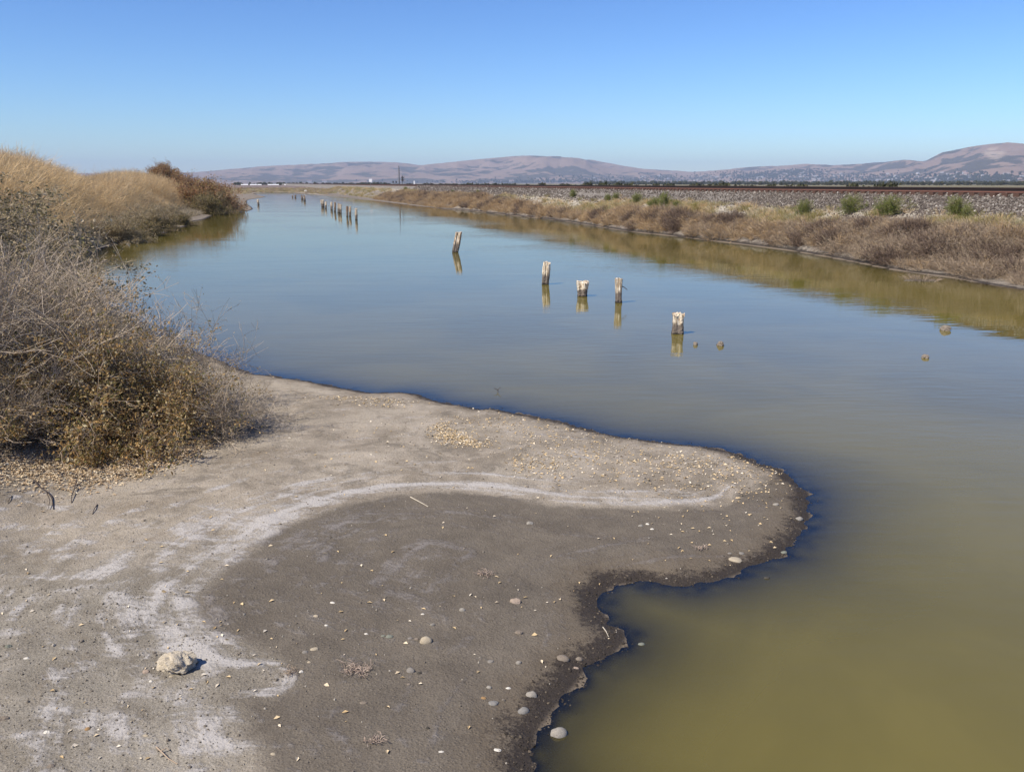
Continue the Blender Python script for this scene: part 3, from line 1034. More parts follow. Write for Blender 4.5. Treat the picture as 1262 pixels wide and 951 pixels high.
brush_src = [tuft('brush_clump', 200 + s, 60, .40, .26, M_brush, .0065, 1.3, 2, 6) for s in range(3)] + [tuft('brush_clump', 210 + s, 60, .40, .26, M_brush_gold, .0065, 1.2, 2, 5) for s in range(2)] + [tuft('brush_clump', 214, 80, .46, .26, M_brush_dark, .0075, 1.1, 2, 6)]
nb2 = 13000
ub = np.concatenate([rng.uniform(6, 60, 7600), 60 + 115 * rng.uniform(0, 1, nb2 - 7600) ** 1.2])
edge = np.interp(ub, [0, 60, 110, 150, 175], [25.0, 24.7, 25.2, 25.0, 24.0])
xs_, ys_ = uv2xy(ub, np.full(nb2, 20.0))
vb = 21.85 + (edge - 21.85) * rng.uniform(0, 1, nb2) ** .95 + rng.normal(0, .15, nb2)
xb, yb = uv2xy(ub, vb)
zb, sdb = height(xb, yb)
ok = (sdb > 0.30 + .35 * fbm(ub * .8, vb * .8, 2, 8)) & (rng.uniform(0, 1, nb2) < .62 + 1.5 * fbm(ub * .35, vb * .7, 3, 61) + .3)
ub, vb, xb, yb, zb = ub[ok], vb[ok], xb[ok], yb[ok], zb[ok]
sc_ = rng.uniform(.5, 1.35, len(xb)) * np.clip(1 + 1.1 * fbm(ub * .55, vb * .9, 3, 66), .55, 1.4) * np.where(ub > 70, 1.15, 1)
gold = np.clip(sstep(25, 60, ub) * .75 + .12 + .8 * fbm(ub * .25, vb * .6, 3, 73), 0.05, .95)
pk = np.where(rng.uniform(0, 1, len(xb)) < gold, 3 + rng.integers(0, 2, len(xb)), rng.integers(0, 3, len(xb)))
pk = np.where(fbm(ub * .9, vb * 1.3, 3, 83) > .18, 5, pk)
scatter('dry_brush', np.stack([xb, yb, zb], 1), zrot(len(xb), .25), sc_, brush_src, 'low brown dry brush covering the far bank', pk)

weed_src = [tuft('straw_tuft', 240 + s, 34, .26, .16, M_straw_pale, .006, .9, 2, 1) for s in range(2)] + [tuft('weed_tuft', 260, 40, .28, .2, M_yellowgreen, .007, .9, 2, 2)] + [tuft('straw_tuft', 244, 34, .34, .16, M_straw, .006, .7, 2, 1)]
n3 = 5200
ub = np.concatenate([rng.uniform(8, 70, 2600), rng.uniform(70, 330, n3 - 2600)])
vb = np.where(ub < 170, rng.normal(25.35, .42, n3), rng.uniform(22, 26.3, n3))
xb, yb = uv2xy(ub, vb)
zb, sdb = height(xb, yb)
ok = (sdb > .6) & (vb < 26.6) & (fbm(ub * .22, vb * .6, 3, 68) > -.07)
scatter('dry_weeds', np.stack([xb, yb, zb], 1)[ok], zrot(ok.sum(), .1), (rng.uniform(.6, 1.3, n3) * np.where(ub > 150, 1.6, 1))[ok], weed_src, 'straw and yellow weeds at the foot of the ballast')

# grass on the far side of the rails
n4 = 3500
ub, vb = rng.uniform(15, 420, n4), rng.uniform(31.6, 33.4, n4)
xb, yb = uv2xy(ub, vb)
zb = height(xb, yb)[0]
scatter('verge_grass', np.stack([xb, yb, zb], 1), zrot(n4, .1), rng.uniform(.7, 1.3, n4), [weed_src[2]], 'greenish weeds beyond the railway')

# ------------------------------------------------------------------ green shrubs on the ballast
def green_shrub_meshes(seed):
    b, tips, rg = shrub(seed, 26, 0.86, .55, .008, 9, 4, grav=.03, wob_=.12)
    idx_ = rg.integers(0, len(tips), 15000)
    C = tips[idx_] + rg.normal(0, .025, (15000, 3))
    return b.mesh('branches', M_twig_brown), leaf_mesh('foliage', C, .036, M_green, rg, .4)
gs = [green_shrub_meshes(s) for s in (301, 302)]
def shrub_thing(name, meshes, x, y, h, label, cat='shrub', group=None, rz=None, wide=1.0, zoff=-.03, part_names=('branches', 'leaves')):
    root = bpy.data.objects.new(name, None)
    COL.objects.link(root)
    z = float(height(np.array([x]), np.array([y]))[0][0])
    root.location = (x, y, z + zoff)
    root.rotation_euler = (0, 0, random.uniform(0, 2 * pi) if rz is None else rz)
    root.scale = (h * wide, h * wide, h)
    for me, pn in zip(meshes, part_names):
        if me is not None:
            link(pn, me, root)
    tag(root, label, cat, group)
    return root
# pixel of the base, height in pixels, label
GREEN = [(1095, 266, 25, 1.15, 'bright green rounded shrub, the widest one growing on the railway ballast'),
         (1048, 264, 22, 1.0, 'upright green shrub on the ballast just left of the widest round shrub'),
         (1176, 267, 25, .85, 'tall narrow green shrub on the ballast, the taller of a close pair'),
         (1191, 270, 17, .7, 'thin grey-green shrub beside the tall narrow shrub on the ballast'),
         (990, 266, 18, .8, 'small green shrub in the white salty strip below the ballast, left of the upright shrub'),
         (818, 256, 17, .8, 'green upright shrub on the bank, the right one of two standing close together'),
         (806, 257, 16, .9, 'green shrub on the bank, the left one of two standing close together'),
         (785, 251, 13, .9, 'lone green shrub on the bank between the close pair and the small faint tufts'),
         (759, 247, 10, .8, 'small green shrub left of the lone green shrub on the bank'),
         (749, 248, 9, .7, 'tiny yellow-green shrub at the left end of the near shrub row'),
         (833, 255, 9, .9, 'low grey-brown shrub just right of the close green pair'),
         (706, 243, 9, .8, 'faint green tuft alone on the golden weeds of the bank'),
         (589, 239, 6, .9, 'tiny green shrub under the distant rails above the dry brush'),
         (558, 238, 5, .9, 'tiny dark green shrub far along the ballast foot near the single leaning post'),
         (500, 235.5, 5, 1.2, 'tiny green shrub under the railway signal mast')]
for q, (px_, py_, hp, wd, lab) in enumerate(GREEN):
    # find the bank point along this sight line
    d = ray(px_, py_)
    ts = np.linspace(18, 330, 6000)
    zz = height(d[0] * ts, d[1] * ts, False)[0]
    hit = np.argmax((EYE + d[2] * ts) < zz + .02)
    t_ = ts[hit] if hit > 0 else 60
    hm = hp / FPX * t_ * math.hypot(d[0], d[1]) * 1.06 * random.uniform(.9, 1.1)
    shrub_thing('green_shrub', gs[q % 2], d[0] * t_, d[1] * t_, hm, lab, 'shrub', 'green shrubs along the railway bank', wide=wd, part_names=('branches', 'foliage'))
# the dead stalk standing in the weeds
st = Buf()
rg_ = np.random.default_rng(9)
for _ in range(16):
    tube(st, wander(rg_, (rg_.normal(0, .03), rg_.normal(0, .03), 0), (rg_.normal(.15, .25), rg_.normal(0, .25), 1), rg_.uniform(.4, .75), 5, .1, 0), .007, .003)
d = ray(1126, 276)
ts = np.linspace(18, 100, 3000)
hit = np.argmax((EYE + d[2] * ts) < height(d[0] * ts, d[1] * ts, False)[0] + .1)
o = link('dead_weed', st.mesh('dead_weed', M_twig_brown), None, (d[0] * ts[hit], d[1] * ts[hit], EYE + d[2] * ts[hit] - .1))
tag(o, 'dark dead weed stalk standing in the straw right of the widest green shrub', 'weed')

# ------------------------------------------------------------------ the left bank
def leafy_shrub(seed, nst, L, lean, leaves, size, mat, twig, grav=-.05, sub1=8, sub2=4, r0=.008, aspect=.55, jitter=.03):
    b, tips, rg = shrub(seed, nst, L, lean, r0, sub1, sub2, grav)
    if leaves:
        ii = rg.integers(0, len(tips), leaves)
        C = tips[ii] + rg.normal(0, jitter, (leaves, 3))
        C[:, 2] = np.maximum(C[:, 2], .01)
        lm = leaf_mesh('leaves', C, size, mat, rg, aspect)
    else:
        lm = None
    return b.mesh('branches', twig), lm

S_twig = [leafy_shrub(400 + s, 64, 1.30, .78, 13000, .021, M_leaf_khaki, M_twig_grey, -.035, 11, 7, .0050) for s in range(2)]
S_fine = [leafy_shrub(410 + s, 52, 1.25, .85, 7000, .02, M_leaf_khaki, M_twig_grey, -.02, 9, 6, .0045) for s in range(1)]
S_leafy = [leafy_shrub(420 + s, 42, 1.15, .85, 21000, .037, M_leaf_olive, M_twig_brown, -.05, 10, 5, .007) for s in range(2)]
S_khaki = [leafy_shrub(430 + s, 34, 1.15, .85, 20000, .042, M_leaf_khaki, M_twig_brown, -.05, 9, 4, .008) for s in range(2)]
S_rust = [leafy_shrub(440 + s, 70, .98, .80, 26000, .055, M_leaf_rust, M_twig_brown, -.02, 9, 4, .007, .6, .05) for s in range(1)]
S_drab = [leafy_shrub(450 + s, 36, 1.15, .95, 13000, .055, M_leaf_dkgreen, M_twig_brown, -.05, 8, 4, .009, .6, .05) for s in range(1)]

# kind, x, y, height, width factor, label
NEAR = [
    (S_leafy[0], -4.75, 9.75, 1.12, 1.0, 'leafy_shrub', 'olive and brown leafy shrub at the front of the thicket, over the pale leaf litter'),
    (S_leafy[1], -4.0, 10.05, .88, 1.05, 'leafy_shrub', 'lower leafy brown shrub at the right of the olive front shrub'),
    (S_leafy[1], -5.75, 9.15, .72, 1.2, 'leafy_shrub', 'low leafy brown shrub at the photo edge, left of the olive front shrub'),
    (S_twig[1], -5.35, 9.05, .62, 1.2, 'bare_shrub', 'low grey twiggy shrub at the very front of the thicket, over the leaf litter'),
    (S_twig[0], -5.65, 9.8, 1.28, 1.05, 'bare_shrub', 'tall grey bare shrub behind the low leafy shrub at the photo edge'),
    (S_twig[1], -5.2, 10.4, 1.25, 1.0, 'bare_shrub', 'tall grey bare shrub directly behind the olive leafy shrub'),
    (S_fine[0], -3.45, 10.1, .62, 1.25, 'bare_shrub', 'low spreading grey twig shrub at the tip of the thicket over the pale mud'),
    (S_fine[0], -4.35, 11.3, 1.0, 1.1, 'bare_shrub', 'thin grey twig shrub reaching out over the water behind the leafy shrubs'),
    (S_twig[0], -6.2, 11.7, 1.25, 1.0, 'bare_shrub', 'grey bare shrub in the second row of the thicket, near the water'),
    (S_twig[1], -6.7, 10.8, 1.25, 1.05, 'bare_shrub', 'grey bare shrub in the second row of the thicket, near the edge of the photo'),
    (S_twig[1], -6.5, 9.0, 1.30, 1.0, 'bare_shrub', 'grey bare shrub whose twigs hang over the leaf litter at the photo edge'),
    (S_khaki[0], -7.8, 14.2, 1.45, 1.1, 'khaki_shrub', 'khaki shrub with small dry leaves behind the grey bare shrubs, nearest the water'),
    (S_khaki[1], -8.8, 13.4, 1.55, 1.2, 'khaki_shrub', 'khaki shrub with small dry leaves behind the grey bare shrubs, at the photo edge'),
    (S_khaki[0], -9.7, 16.6, 1.4, 1.2, 'khaki_shrub', 'khaki dry-leaved shrub halfway up the levee slope, beside the water'),
    (S_khaki[1], -11.2, 16.8, 1.25, 1.3, 'khaki_shrub', 'khaki dry-leaved shrub halfway up the levee slope, by the photo edge'),
    (S_drab[0], -12.2, 19.5, 1.2, 1.35, 'khaki_shrub', 'dull green shrub on the levee below the golden grass, at the photo edge'),
    (S_khaki[0], -11.2, 19.8, 1.3, 1.25, 'khaki_shrub', 'khaki shrub on the levee above the brown water edge, right of the dull green one'),
    (S_khaki[1], -13.6, 23.4, 1.1, 1.3, 'khaki_shrub', 'pale khaki shrub at the end of the thicket by the brown reflection'),
    (S_khaki[0], -15.4, 24.5, 1.0, 1.35, 'khaki_shrub', 'khaki shrub just under the dense golden grass on the levee'),
]
for me_pair, x, y, h, wd, nm, lab in NEAR:
    shrub_thing(nm, me_pair, x, y, h, lab, 'shrub', 'shrubs of the thicket on the left bank', wide=wd)

FARL = [(S_rust, 250, 258, 3.0, 99, 1.0, 'rust_shrub', 'large rust-brown bush, the highest of the group by the bend'),
        (S_rust, 226, 250, 2.4, 108, 1.1, 'rust_shrub', 'rust-brown bush at the left of the highest one, behind golden grass'),
        (S_rust, 203, 250, 2.2, 112, 1.2, 'rust_shrub', 'rust-brown bush at the left end of the bush row, showing over golden grass'),
        (S_rust, 264, 258, 2.9, 103, 1.1, 'rust_shrub', 'rust-brown bush just right of the highest one, merging with it'),
        (S_rust, 279, 262, 2.7, 98, 1.0, 'rust_shrub', 'rust-brown bush between the highest one and the water point'),
        (S_drab, 290, 262, 1.9, 95, 1.1, 'drab_shrub', 'dull green bush hanging over the water below the rust-brown bushes'),
        (S_drab, 262, 262, 1.8, 93, 1.1, 'drab_shrub', 'dull green bush at the foot of the highest rust-brown bush'),
        (S_rust, 296, 260, 2.3, 100, 1.0, 'rust_shrub', 'small rust-brown bush at the very tip of the point'),
        (S_drab, 305, 261, 1.3, 99, 1.1, 'drab_shrub', 'lowest green bush at the water beyond the tip of the point'),
        (S_drab, 232, 276, .8, 70, 1.3, 'drab_shrub', 'low green bush on the waterside below the golden grass'),
        (S_drab, 205, 282, .8, 62, 1.4, 'drab_shrub', 'low dull bush on the waterside in front of the grey brush'),
        (S_drab, 186, 285, .9, 56, 1.4, 'drab_shrub', 'low green-brown bush above the small pale mud lip'),
        (S_drab, 168, 290, .9, 52, 1.4, 'drab_shrub', 'low dark bush at the water beside the left thicket'),
        (S_khaki, 150, 285, 1.1, 50, 1.4, 'khaki_shrub', 'grey-brown bush at the water between thicket and low dark bush'),
        (S_khaki, 205, 268, 1.2, 72, 1.5, 'khaki_shrub', 'grey-mauve brushy bush under the golden grass'),
        (S_khaki, 182, 272, 1.2, 62, 1.5, 'khaki_shrub', 'grey-mauve brushy bush left of a similar one under the golden grass')]
for src, px_, py_, h, dist_, wd, nm, lab in FARL:
    a_ = px_az(px_, py_)
    x, y = dist_ * math.sin(a_), dist_ * math.cos(a_)
    x0, s0 = x, 0
    for _ in range(60):                                          # keep it on dry land
        if height(np.array([x]), np.array([y]))[1][0] > .12 * h * wd:
            break
        x -= .12
    shrub_thing(nm, src[random.randrange(len(src))], x, y, h, lab, 'shrub', 'bushes along the left shore by the bend', wide=wd)

# golden grass on the levee and dry cover on its slope
gold_src = [tuft('grass_tuft', 500 + s, 46, 1.2, .34, M_straw, .0055, .5, 3, 4) for s in range(3)] + [tuft('tall_stalk', 510, 5, 1.75, .3, M_straw, .005, .5, 3, 3), tuft('grass_tuft', 511, 46, 1.0, .34, M_brush_left, .006, .6, 3, 4)]
def along_crest(n, a, b, offs):
    L = CREST
    sl = np.concatenate([[0], np.cumsum(np.linalg.norm(np.diff(L, axis=0), axis=1))])
    s0 = np.interp([a, b], L[:, 1], sl)
    s = rng.uniform(s0[0], s0[1], n)
    x, y = np.interp(s, sl, L[:, 0]), np.interp(s, sl, L[:, 1])
    return x + offs, y
n5 = 9000
off = rng.uniform(-2.5, 6.2, n5)
xb, yb = along_crest(n5, 31, 116, off)
zb, sdb = height(xb, yb)
dn = fbm(xb * .12, yb * .12, 3, 51)
ok = (sdb > 1.2) & (dn > -.26)
# how tall it stands: taller at the near rise, a dip, then tall again before the rust bushes
gpx = CX + FPX * xb / (yb * math.cos(PITCH))
want = np.interp(gpx, [-80, 0, 40, 78, 96, 116, 138, 165, 200, 235, 260], [186, 192, 201, 210, 218, 217, 212, 212, 216, 224, 232])
top = EYE + (226 - want) / FPX * np.hypot(xb, yb)
hgt_ = np.clip((top - zb) / 1.28, .35, 1.7) * rng.uniform(.45, 1.16, n5) * (1 + .5 * fbm(xb * .9, yb * .9, 2, 57)) * (.45 + .55 * sstep(7.0, 2.5, off))
ok &= hgt_ > .3
scatter('golden_grass', np.stack([xb, yb, zb], 1)[ok], zrot(ok.sum(), .17), hgt_[ok], gold_src, 'tall golden dry grass along the top of the levee', rng.choice(5, ok.sum(), p=[.23, .22, .22, .15, .18]))

cover_src = [tuft('bank_brush', 540 + s, 70, .5, .30, M_brush_left, .007, .9, 2, 3) for s in range(3)]
n6 = 9000
yb = 11 + 95 * rng.uniform(0, 1, n6) ** 1.25
xl = np.interp(yb, CREST[:, 1], CREST[:, 0])
xb = xl + rng.uniform(-2, 8.5, n6)
zb, sdb = height(xb, yb)
ok = (sdb > .45 + .4 * rng.uniform(0, 1, n6)) & (rng.uniform(0, 1, n6) < .75 + fbm(xb * .3, yb * .3, 2, 58)) & ~((yb < 15) & (xb > -6.2))
scatter('bank_brush', np.stack([xb, yb, zb], 1)[ok], zrot(ok.sum(), .15), (rng.uniform(.6, 1.3, n6) * np.where(yb > 40, 1.1, 1))[ok], cover_src, 'tangled dry brush on the slope of the left levee')

# leaf litter under the front shrubs, and straw bits over the mud
def litter_mat():
    return leafy('dry_leaf_litter', [(0, (0.30, 0.21, 0.12)), (0.4, (0.48, 0.36, 0.22)), (0.8, (0.60, 0.50, 0.34)), (1, (0.70, 0.63, 0.48))], 0.1)
M_litter = litter_mat()
def flakes(name, X, Y, size, mat, label, lift=.006, aspect=.6, tilt=.35):
    n = len(X)
    Z = height(X, Y)[0]
    a = rng.uniform(0, 2 * pi, n)
    s = size * rng.uniform(.5, 1.4, n)
    ux, uy = np.cos(a) * s, np.sin(a) * s
    tx, ty, tz = rng.normal(0, tilt, n) * s * .5, rng.normal(0, tilt, n) * s * .5, lift
    c = np.stack([X, Y, Z + tz], 1)
    A = np.stack([ux, uy, tx], 1)
    B = np.stack([-uy * aspect, ux * aspect, ty], 1)
    up = np.stack([0 * s, 0 * s, s * .18], 1)
    V = np.stack([c - A * .5, c - B * .5 + up, c + A * .5, c + B * .5 + up], 1).reshape(-1, 3)
    V[:, 2] = np.maximum(V[:, 2], np.repeat(Z, 4) + .002)
    i = np.arange(n)[:, None] * 4
    F = np.concatenate([i + np.array([[0, 1, 2]]), i + np.array([[0, 2, 3]])], 1).reshape(-1, 3)
    o = link(name, mesh_np(name, V, F, [mat]))
    o['kind'] = 'stuff'
    o['label'] = label
    return o
LIT = [(0, 597), (40, 600), (90, 596), (150, 588), (200, 570), (240, 550), (210, 540), (150, 560), (80, 575), (0, 575)]
cl = np.array([at(x, y, .15) for x, y in [(-40, 590), (10, 592), (60, 590), (110, 586), (150, 580), (185, 570), (215, 558), (245, 545)]])
cl = smooth_line(cl, 6)
NL = 9000
qi = rng.integers(0, len(cl), NL)
wd_ = np.interp(qi, [0, len(cl)], [.36, .20])
lx = cl[qi, 0] + rng.normal(0, .14, NL)
ly = cl[qi, 1] + rng.normal(0, 1, NL) * wd_ + .10
flakes('leaf_litter', lx, ly, .030, M_litter, 'pale fallen leaves on the ground under the front shrubs', .008)

# straw and shell bits stranded on the spit
bx, by = [], []
def drop(px_, py_, rx, ry, n):
    for _ in range(int(n * 1.5)):
        q = at(px_ + random.gauss(0, rx), min(py_ + random.gauss(0, ry), 940), .08)
        bx.append(q[0]); by.append(q[1])
for a in [(560, 540, 12, 5, 260), (545, 530, 9, 6, 150), (585, 548, 12, 3, 130), (470, 495, 26, 3, 130), (420, 490, 30, 2, 80), (600, 520, 40, 8, 120), (650, 575, 14, 9, 90), (690, 545, 40, 10, 110), (760, 570, 60, 14, 190), (850, 570, 45, 9, 150), (905, 575, 35, 10, 130), (870, 600, 50, 8, 90), (940, 600, 20, 14, 40),
          (680, 578, 10, 8, 45), (640, 530, 40, 10, 80), (800, 600, 60, 12, 60), (720, 560, 50, 16, 100), (500, 560, 120, 30, 100), (640, 700, 180, 70, 45), (450, 800, 150, 70, 30), (160, 780, 130, 90, 70), (880, 650, 60, 25, 50)]:
    drop(*a)
bx, by = np.array(bx), np.array(by)
ok = height(bx, by)[1] > .05
M_bits = leafy('pale_bits', [(0, (0.46, 0.34, 0.18)), (0.6, (0.62, 0.49, 0.29)), (1, (0.72, 0.66, 0.54))], 0.0)
flakes('straw_bits', bx[ok], by[ok], .030, M_bits, 'small pale bits of straw and shell stranded on the mud', .004, .5)
# grit: dark and grey crumbs over the crust
gx = np.concatenate([rng.uniform(-5, 3.5, 5000), rng.uniform(-4.5, -.8, 4500)])
gy = np.concatenate([rng.uniform(3.6, 11, 5000), rng.uniform(3.5, 6, 4500)])
ok = (height(gx, gy)[1] > .04) & ((signed(gx, gy, DARK) < 0) | (rng.uniform(0, 1, len(gx)) < .22))
crumb_src = [rock_mesh('crumb', 70 + s, stone_mat('mud_crumb', (0.11, 0.095, 0.075), (0.24, 0.21, 0.17)), 1) for s in range(2)] + [rock_mesh('crumb', 75, stone_mat('pale_crumb', (0.30, 0.27, 0.22), (0.42, 0.39, 0.33)), 1)]
gz = height(gx, gy)[0]
scatter('mud_crumbs', np.stack([gx, gy, gz + .001], 1)[ok], rng.uniform(0, 6, (ok.sum(), 3)), rng.gamma(2.0, .0034, len(gx))[ok] + .003, crumb_src, 'small crumbs of mud and grit lying on the flat')

sh_i = np.where(np.linalg.norm(shore, axis=1) < 16)[0]
qi = rng.choice(sh_i, 9000)
ex = shore[qi, 0] + rng.normal(0, .10, 9000)
ey = shore[qi, 1] + rng.normal(0, .10, 9000)
ez, es = height(ex, ey)
ok = (ez > -.012) & (es < .22) & (ey > 3)
edge_src = [rock_mesh('edge_crumb', 80 + s, stone_mat('wet_crumb', (0.018, 0.015, 0.012), (0.06, 0.048, 0.036), 14, .8), 1, (1, .8, .5)) for s in range(2)] + [rock_mesh('edge_crumb', 83, stone_mat('brown_crumb', (0.10, 0.08, 0.055), (0.17, 0.14, 0.10)), 1, (1, .8, .4))]
scatter('edge_crumbs', np.stack([ex, ey, ez], 1)[ok], rng.uniform(-.4, .4, (ok.sum(), 3)) + zrot(ok.sum()), rng.gamma(2.0, .0036, 9000)[ok] + .003, edge_src, 'dark wet crumbs and weed along the waterline', rng.choice(3, ok.sum(), p=[.45, .4, .15]))

# ------------------------------------------------------------------ stones lying on the mud, one by one
SM = {'tan': stone_mat('tan_stone', (0.33, 0.28, 0.20), (0.47, 0.41, 0.30)), 'grey': stone_mat('grey_stone', (0.16, 0.148, 0.13), (0.29, 0.27, 0.235)), 'light': stone_mat('light_grey_stone', (0.21, 0.195, 0.17), (0.38, 0.355, 0.30)),
      'brown': stone_mat('brown_stone', (0.15, 0.125, 0.10), (0.27, 0.23, 0.18)), 'white': stone_mat('white_stone', (0.55, 0.52, 0.44), (0.74, 0.71, 0.62)), 'pink': stone_mat('pinkish_clod', (0.27, 0.21, 0.16), (0.42, 0.34, 0.27)),
      'green': stone_mat('greenish_grey_stone', (0.14, 0.15, 0.12), (0.24, 0.25, 0.20)), 'blue': stone_mat('bluish_grey_stone', (0.17, 0.165, 0.15), (0.29, 0.28, 0.255)), 'orange': stone_mat('orange_stone', (0.27, 0.16, 0.07), (0.38, 0.25, 0.12)),
      'crust': stone_mat('crusty_rock', (0.44, 0.38, 0.28), (0.62, 0.56, 0.44), 9.0, .95, .9), 'dark': stone_mat('dark_wet_stone', (0.035, 0.032, 0.026), (0.09, 0.08, 0.06), 20, .5)}
# px, py of the middle, width in pixels, colour, flatness, squarish shape, label
STONES = [
    (525, 790, 18, 'tan', .78, 0, 'smooth pale tan oval stone, the largest on the dark mud'),
    (513.5, 787.5, 7, 'brown', .7, 0, 'small tan-brown stone touching the smooth pale oval stone'),
    (505, 786.5, 7, 'grey', .5, 0, 'small flat grey stone left of the smooth pale oval stone'),
    (480, 784.5, 10, 'green', .5, 0, 'flat greenish grey stone left of the smooth pale oval stone, right of its twin'),
    (472, 783.5, 7, 'green', .5, 0, 'smaller greenish stone, the left half of a flat pair'),
    (533, 770, 8, 'grey', .8, 1, 'small angular grey stone behind the smooth pale oval stone'),
    (569.5, 752, 10, 'light', .8, 1, 'light grey jagged stone in the middle of the dark mud'),
    (635, 741, 16, 'pink', .6, 2, 'pinkish crumbly clod alone on the dark mud'),
    (640, 780, 12, 'brown', .6, 2, 'brown crumbly clod between the pinkish clod and the light oval pebbles'),
    (639, 817, 9, 'light', .95, 1, 'upright light grey pebble left of the flat brown stone by the wet edge'),
    (604.5, 815, 9, 'grey', .4, 0, 'flat dull grey pebble left of the upright light pebble'),
    (694, 811.5, 17, 'brown', .5, 0, 'flat brown stone near the wet edge of the small bay'),
    (713.5, 812, 10, 'brown', .6, 0, 'round grey-brown stone right beside the flat brown stone'),
    (710, 823, 8, 'pink', .5, 1, 'reddish pebble below the flat brown stone, at the wet edge'),
    (506, 827, 13, 'grey', .85, 0, 'round grey stone in front of the smooth pale oval stone'),
    (517, 829.5, 7, 'dark', .7, 2, 'dark clod touching the round grey stone'),
    (504, 843, 7, 'brown', .5, 1, 'small brown pebble below the round grey stone'),
    (602.6, 847, 8, 'light', .7, 0, 'pale pebble above the flat bluish stone'),
    (626, 848, 7, 'white', .5, 1, 'whitish chip right of the pale pebble'),
    (608, 866, 16, 'blue', .35, 0, 'flat bluish grey stone near the wet edge'),
    (596, 860, 8, 'orange', .5, 0, 'tan-orange pebble touching the flat bluish stone'),
    (655, 857, 15, 'light', .85, 0, 'light grey rounded stone at the wet edge, the upper of two'),
    (645, 876.5, 16, 'blue', .8, 0, 'grey rounded stone at the wet edge, the lower of two'),
    (689, 904, 23, 'light', .8, 0, 'pale-topped stone lying half in the shallow water'),
    (448, 866, 11, 'brown', .5, 1, 'dull brown stone alone left of the bluish stones'),
    (527, 897, 7, 'dark', .9, 1, 'small dark upright pebble in the lower middle of the mud'),
    (544, 926, 8, 'white', .3, 1, 'pale flake of stone near the bottom of the mud'),
    (613, 924, 10, 'white', .35, 1, 'white chip near the wet edge at the bottom'),
    (387, 800, 11, 'tan', .4, 0, 'flat tan stone right of the salt patch'),
    (376, 803.5, 9, 'grey', .5, 0, 'grey stone beside the flat tan stone by the salt patch'),
    (389, 759, 8, 'tan', .5, 0, 'cream pebble at the left of the dark mud, above a smaller one'),
    (410, 742.5, 8, 'white', .35, 1, 'cream flake at the left of the dark mud, the upper one'),
    (402, 770.5, 6, 'white', .5, 0, 'small cream pebble below the cream pebble at the left of the dark mud'),
    (451, 781, 6, 'white', .5, 1, 'cream chip between the cream pebbles and the greenish pair'),
    (371, 828, 7, 'white', .9, 1, 'upright white chip beside the dry straw clump'),
    (381, 816, 6, 'tan', .7, 1, 'small tan pebble between the flat tan stone and the white chip'),
    (521, 756.5, 6, 'white', .4, 1, 'white flake behind the smooth pale oval stone'),
    (907, 689.5, 19, 'tan', .3, 0, 'flat tan slab at the right end of the spit near the wet edge'),
    (914, 682, 8, 'grey', .6, 0, 'grey pebble just above the flat tan slab, the right one'),
    (899, 682, 6, 'grey', .6, 0, 'grey pebble just above the flat tan slab, the left one'),
    (956, 622, 9, 'light', .7, 1, 'light grey stone inland of the tip of the spit'),
    (985, 639.5, 11, 'light', .65, 1, 'grey angular stone at the very tip of the spit'),
    (966, 681, 10, 'green', .6, 0, 'olive stone in the wet edge below the tip of the spit'),
    (789.5, 648, 8, 'light', .6, 1, 'pale grey stone, the left of a trio on the upper mud'),
    (798, 646, 6, 'white', .6, 1, 'whitish chip, the upper of a trio on the upper mud'),
    (804, 652, 6, 'white', .5, 1, 'whitish chip, the right of a trio on the upper mud'),
    (653, 645, 10, 'light', .6, 2, 'pale crumbly pebble below the white salt band'),
    (791, 793.5, 10, 'green', .5, 0, 'olive stone lying in the shallow bay'),
    (945, 712, 9, 'dark', .5, 1, 'dark stone breaking the water off the spit'),
    (180, 828, 10, 'pink', .7, 0, 'pinkish pebble left of the big crusty rock'),
    (186, 839.5, 6, 'white', .8, 1, 'white chip in front of the big crusty rock, left side'),
    (211, 833.5, 7, 'tan', .5, 1, 'tan chip touching the front of the big crusty rock'),
    (108, 898, 9, 'orange', .6, 0, 'orange-brown stone in the lower left'),
    (58, 902, 9, 'white', .5, 2, 'pale crumbly clod in the lower left'),
    (123, 898, 7, 'white', .35, 1, 'white flake right of the orange-brown stone'),
    (337, 929, 8, 'tan', .4, 1, 'tan flake at the bottom right of the dry forked twig'),
    (180, 906, 8, 'tan', .4, 1, 'tan flake above the dry forked twig'),
    (32, 811, 8, 'white', .4, 1, 'white flake right of the dark green tuft'),
    (11, 797, 9, 'green', .8, 2, 'greenish mossy clod at the left edge'),
    (63, 944, 11, 'brown', .5, 2, 'brown dirt clod at the bottom left'),
    (6, 885, 12, 'brown', .6, 2, 'brown clod at the left edge near the bottom'),
]
def ground_hit(px_, py_):
    d = ray(px_, py_)
    t0 = (0.02 - EYE) / d[2]
    ts = np.linspace(t0 * .6, t0 * 1.05, 900)
    zz = height(d[0] * ts, d[1] * ts)[0]
    below = (EYE + d[2] * ts) < np.maximum(zz, 0)
    i_ = int(np.argmax(below)) if below.any() else 700
    return d[0] * ts[i_], d[1] * ts[i_], EYE + d[2] * ts[i_], ts[i_]
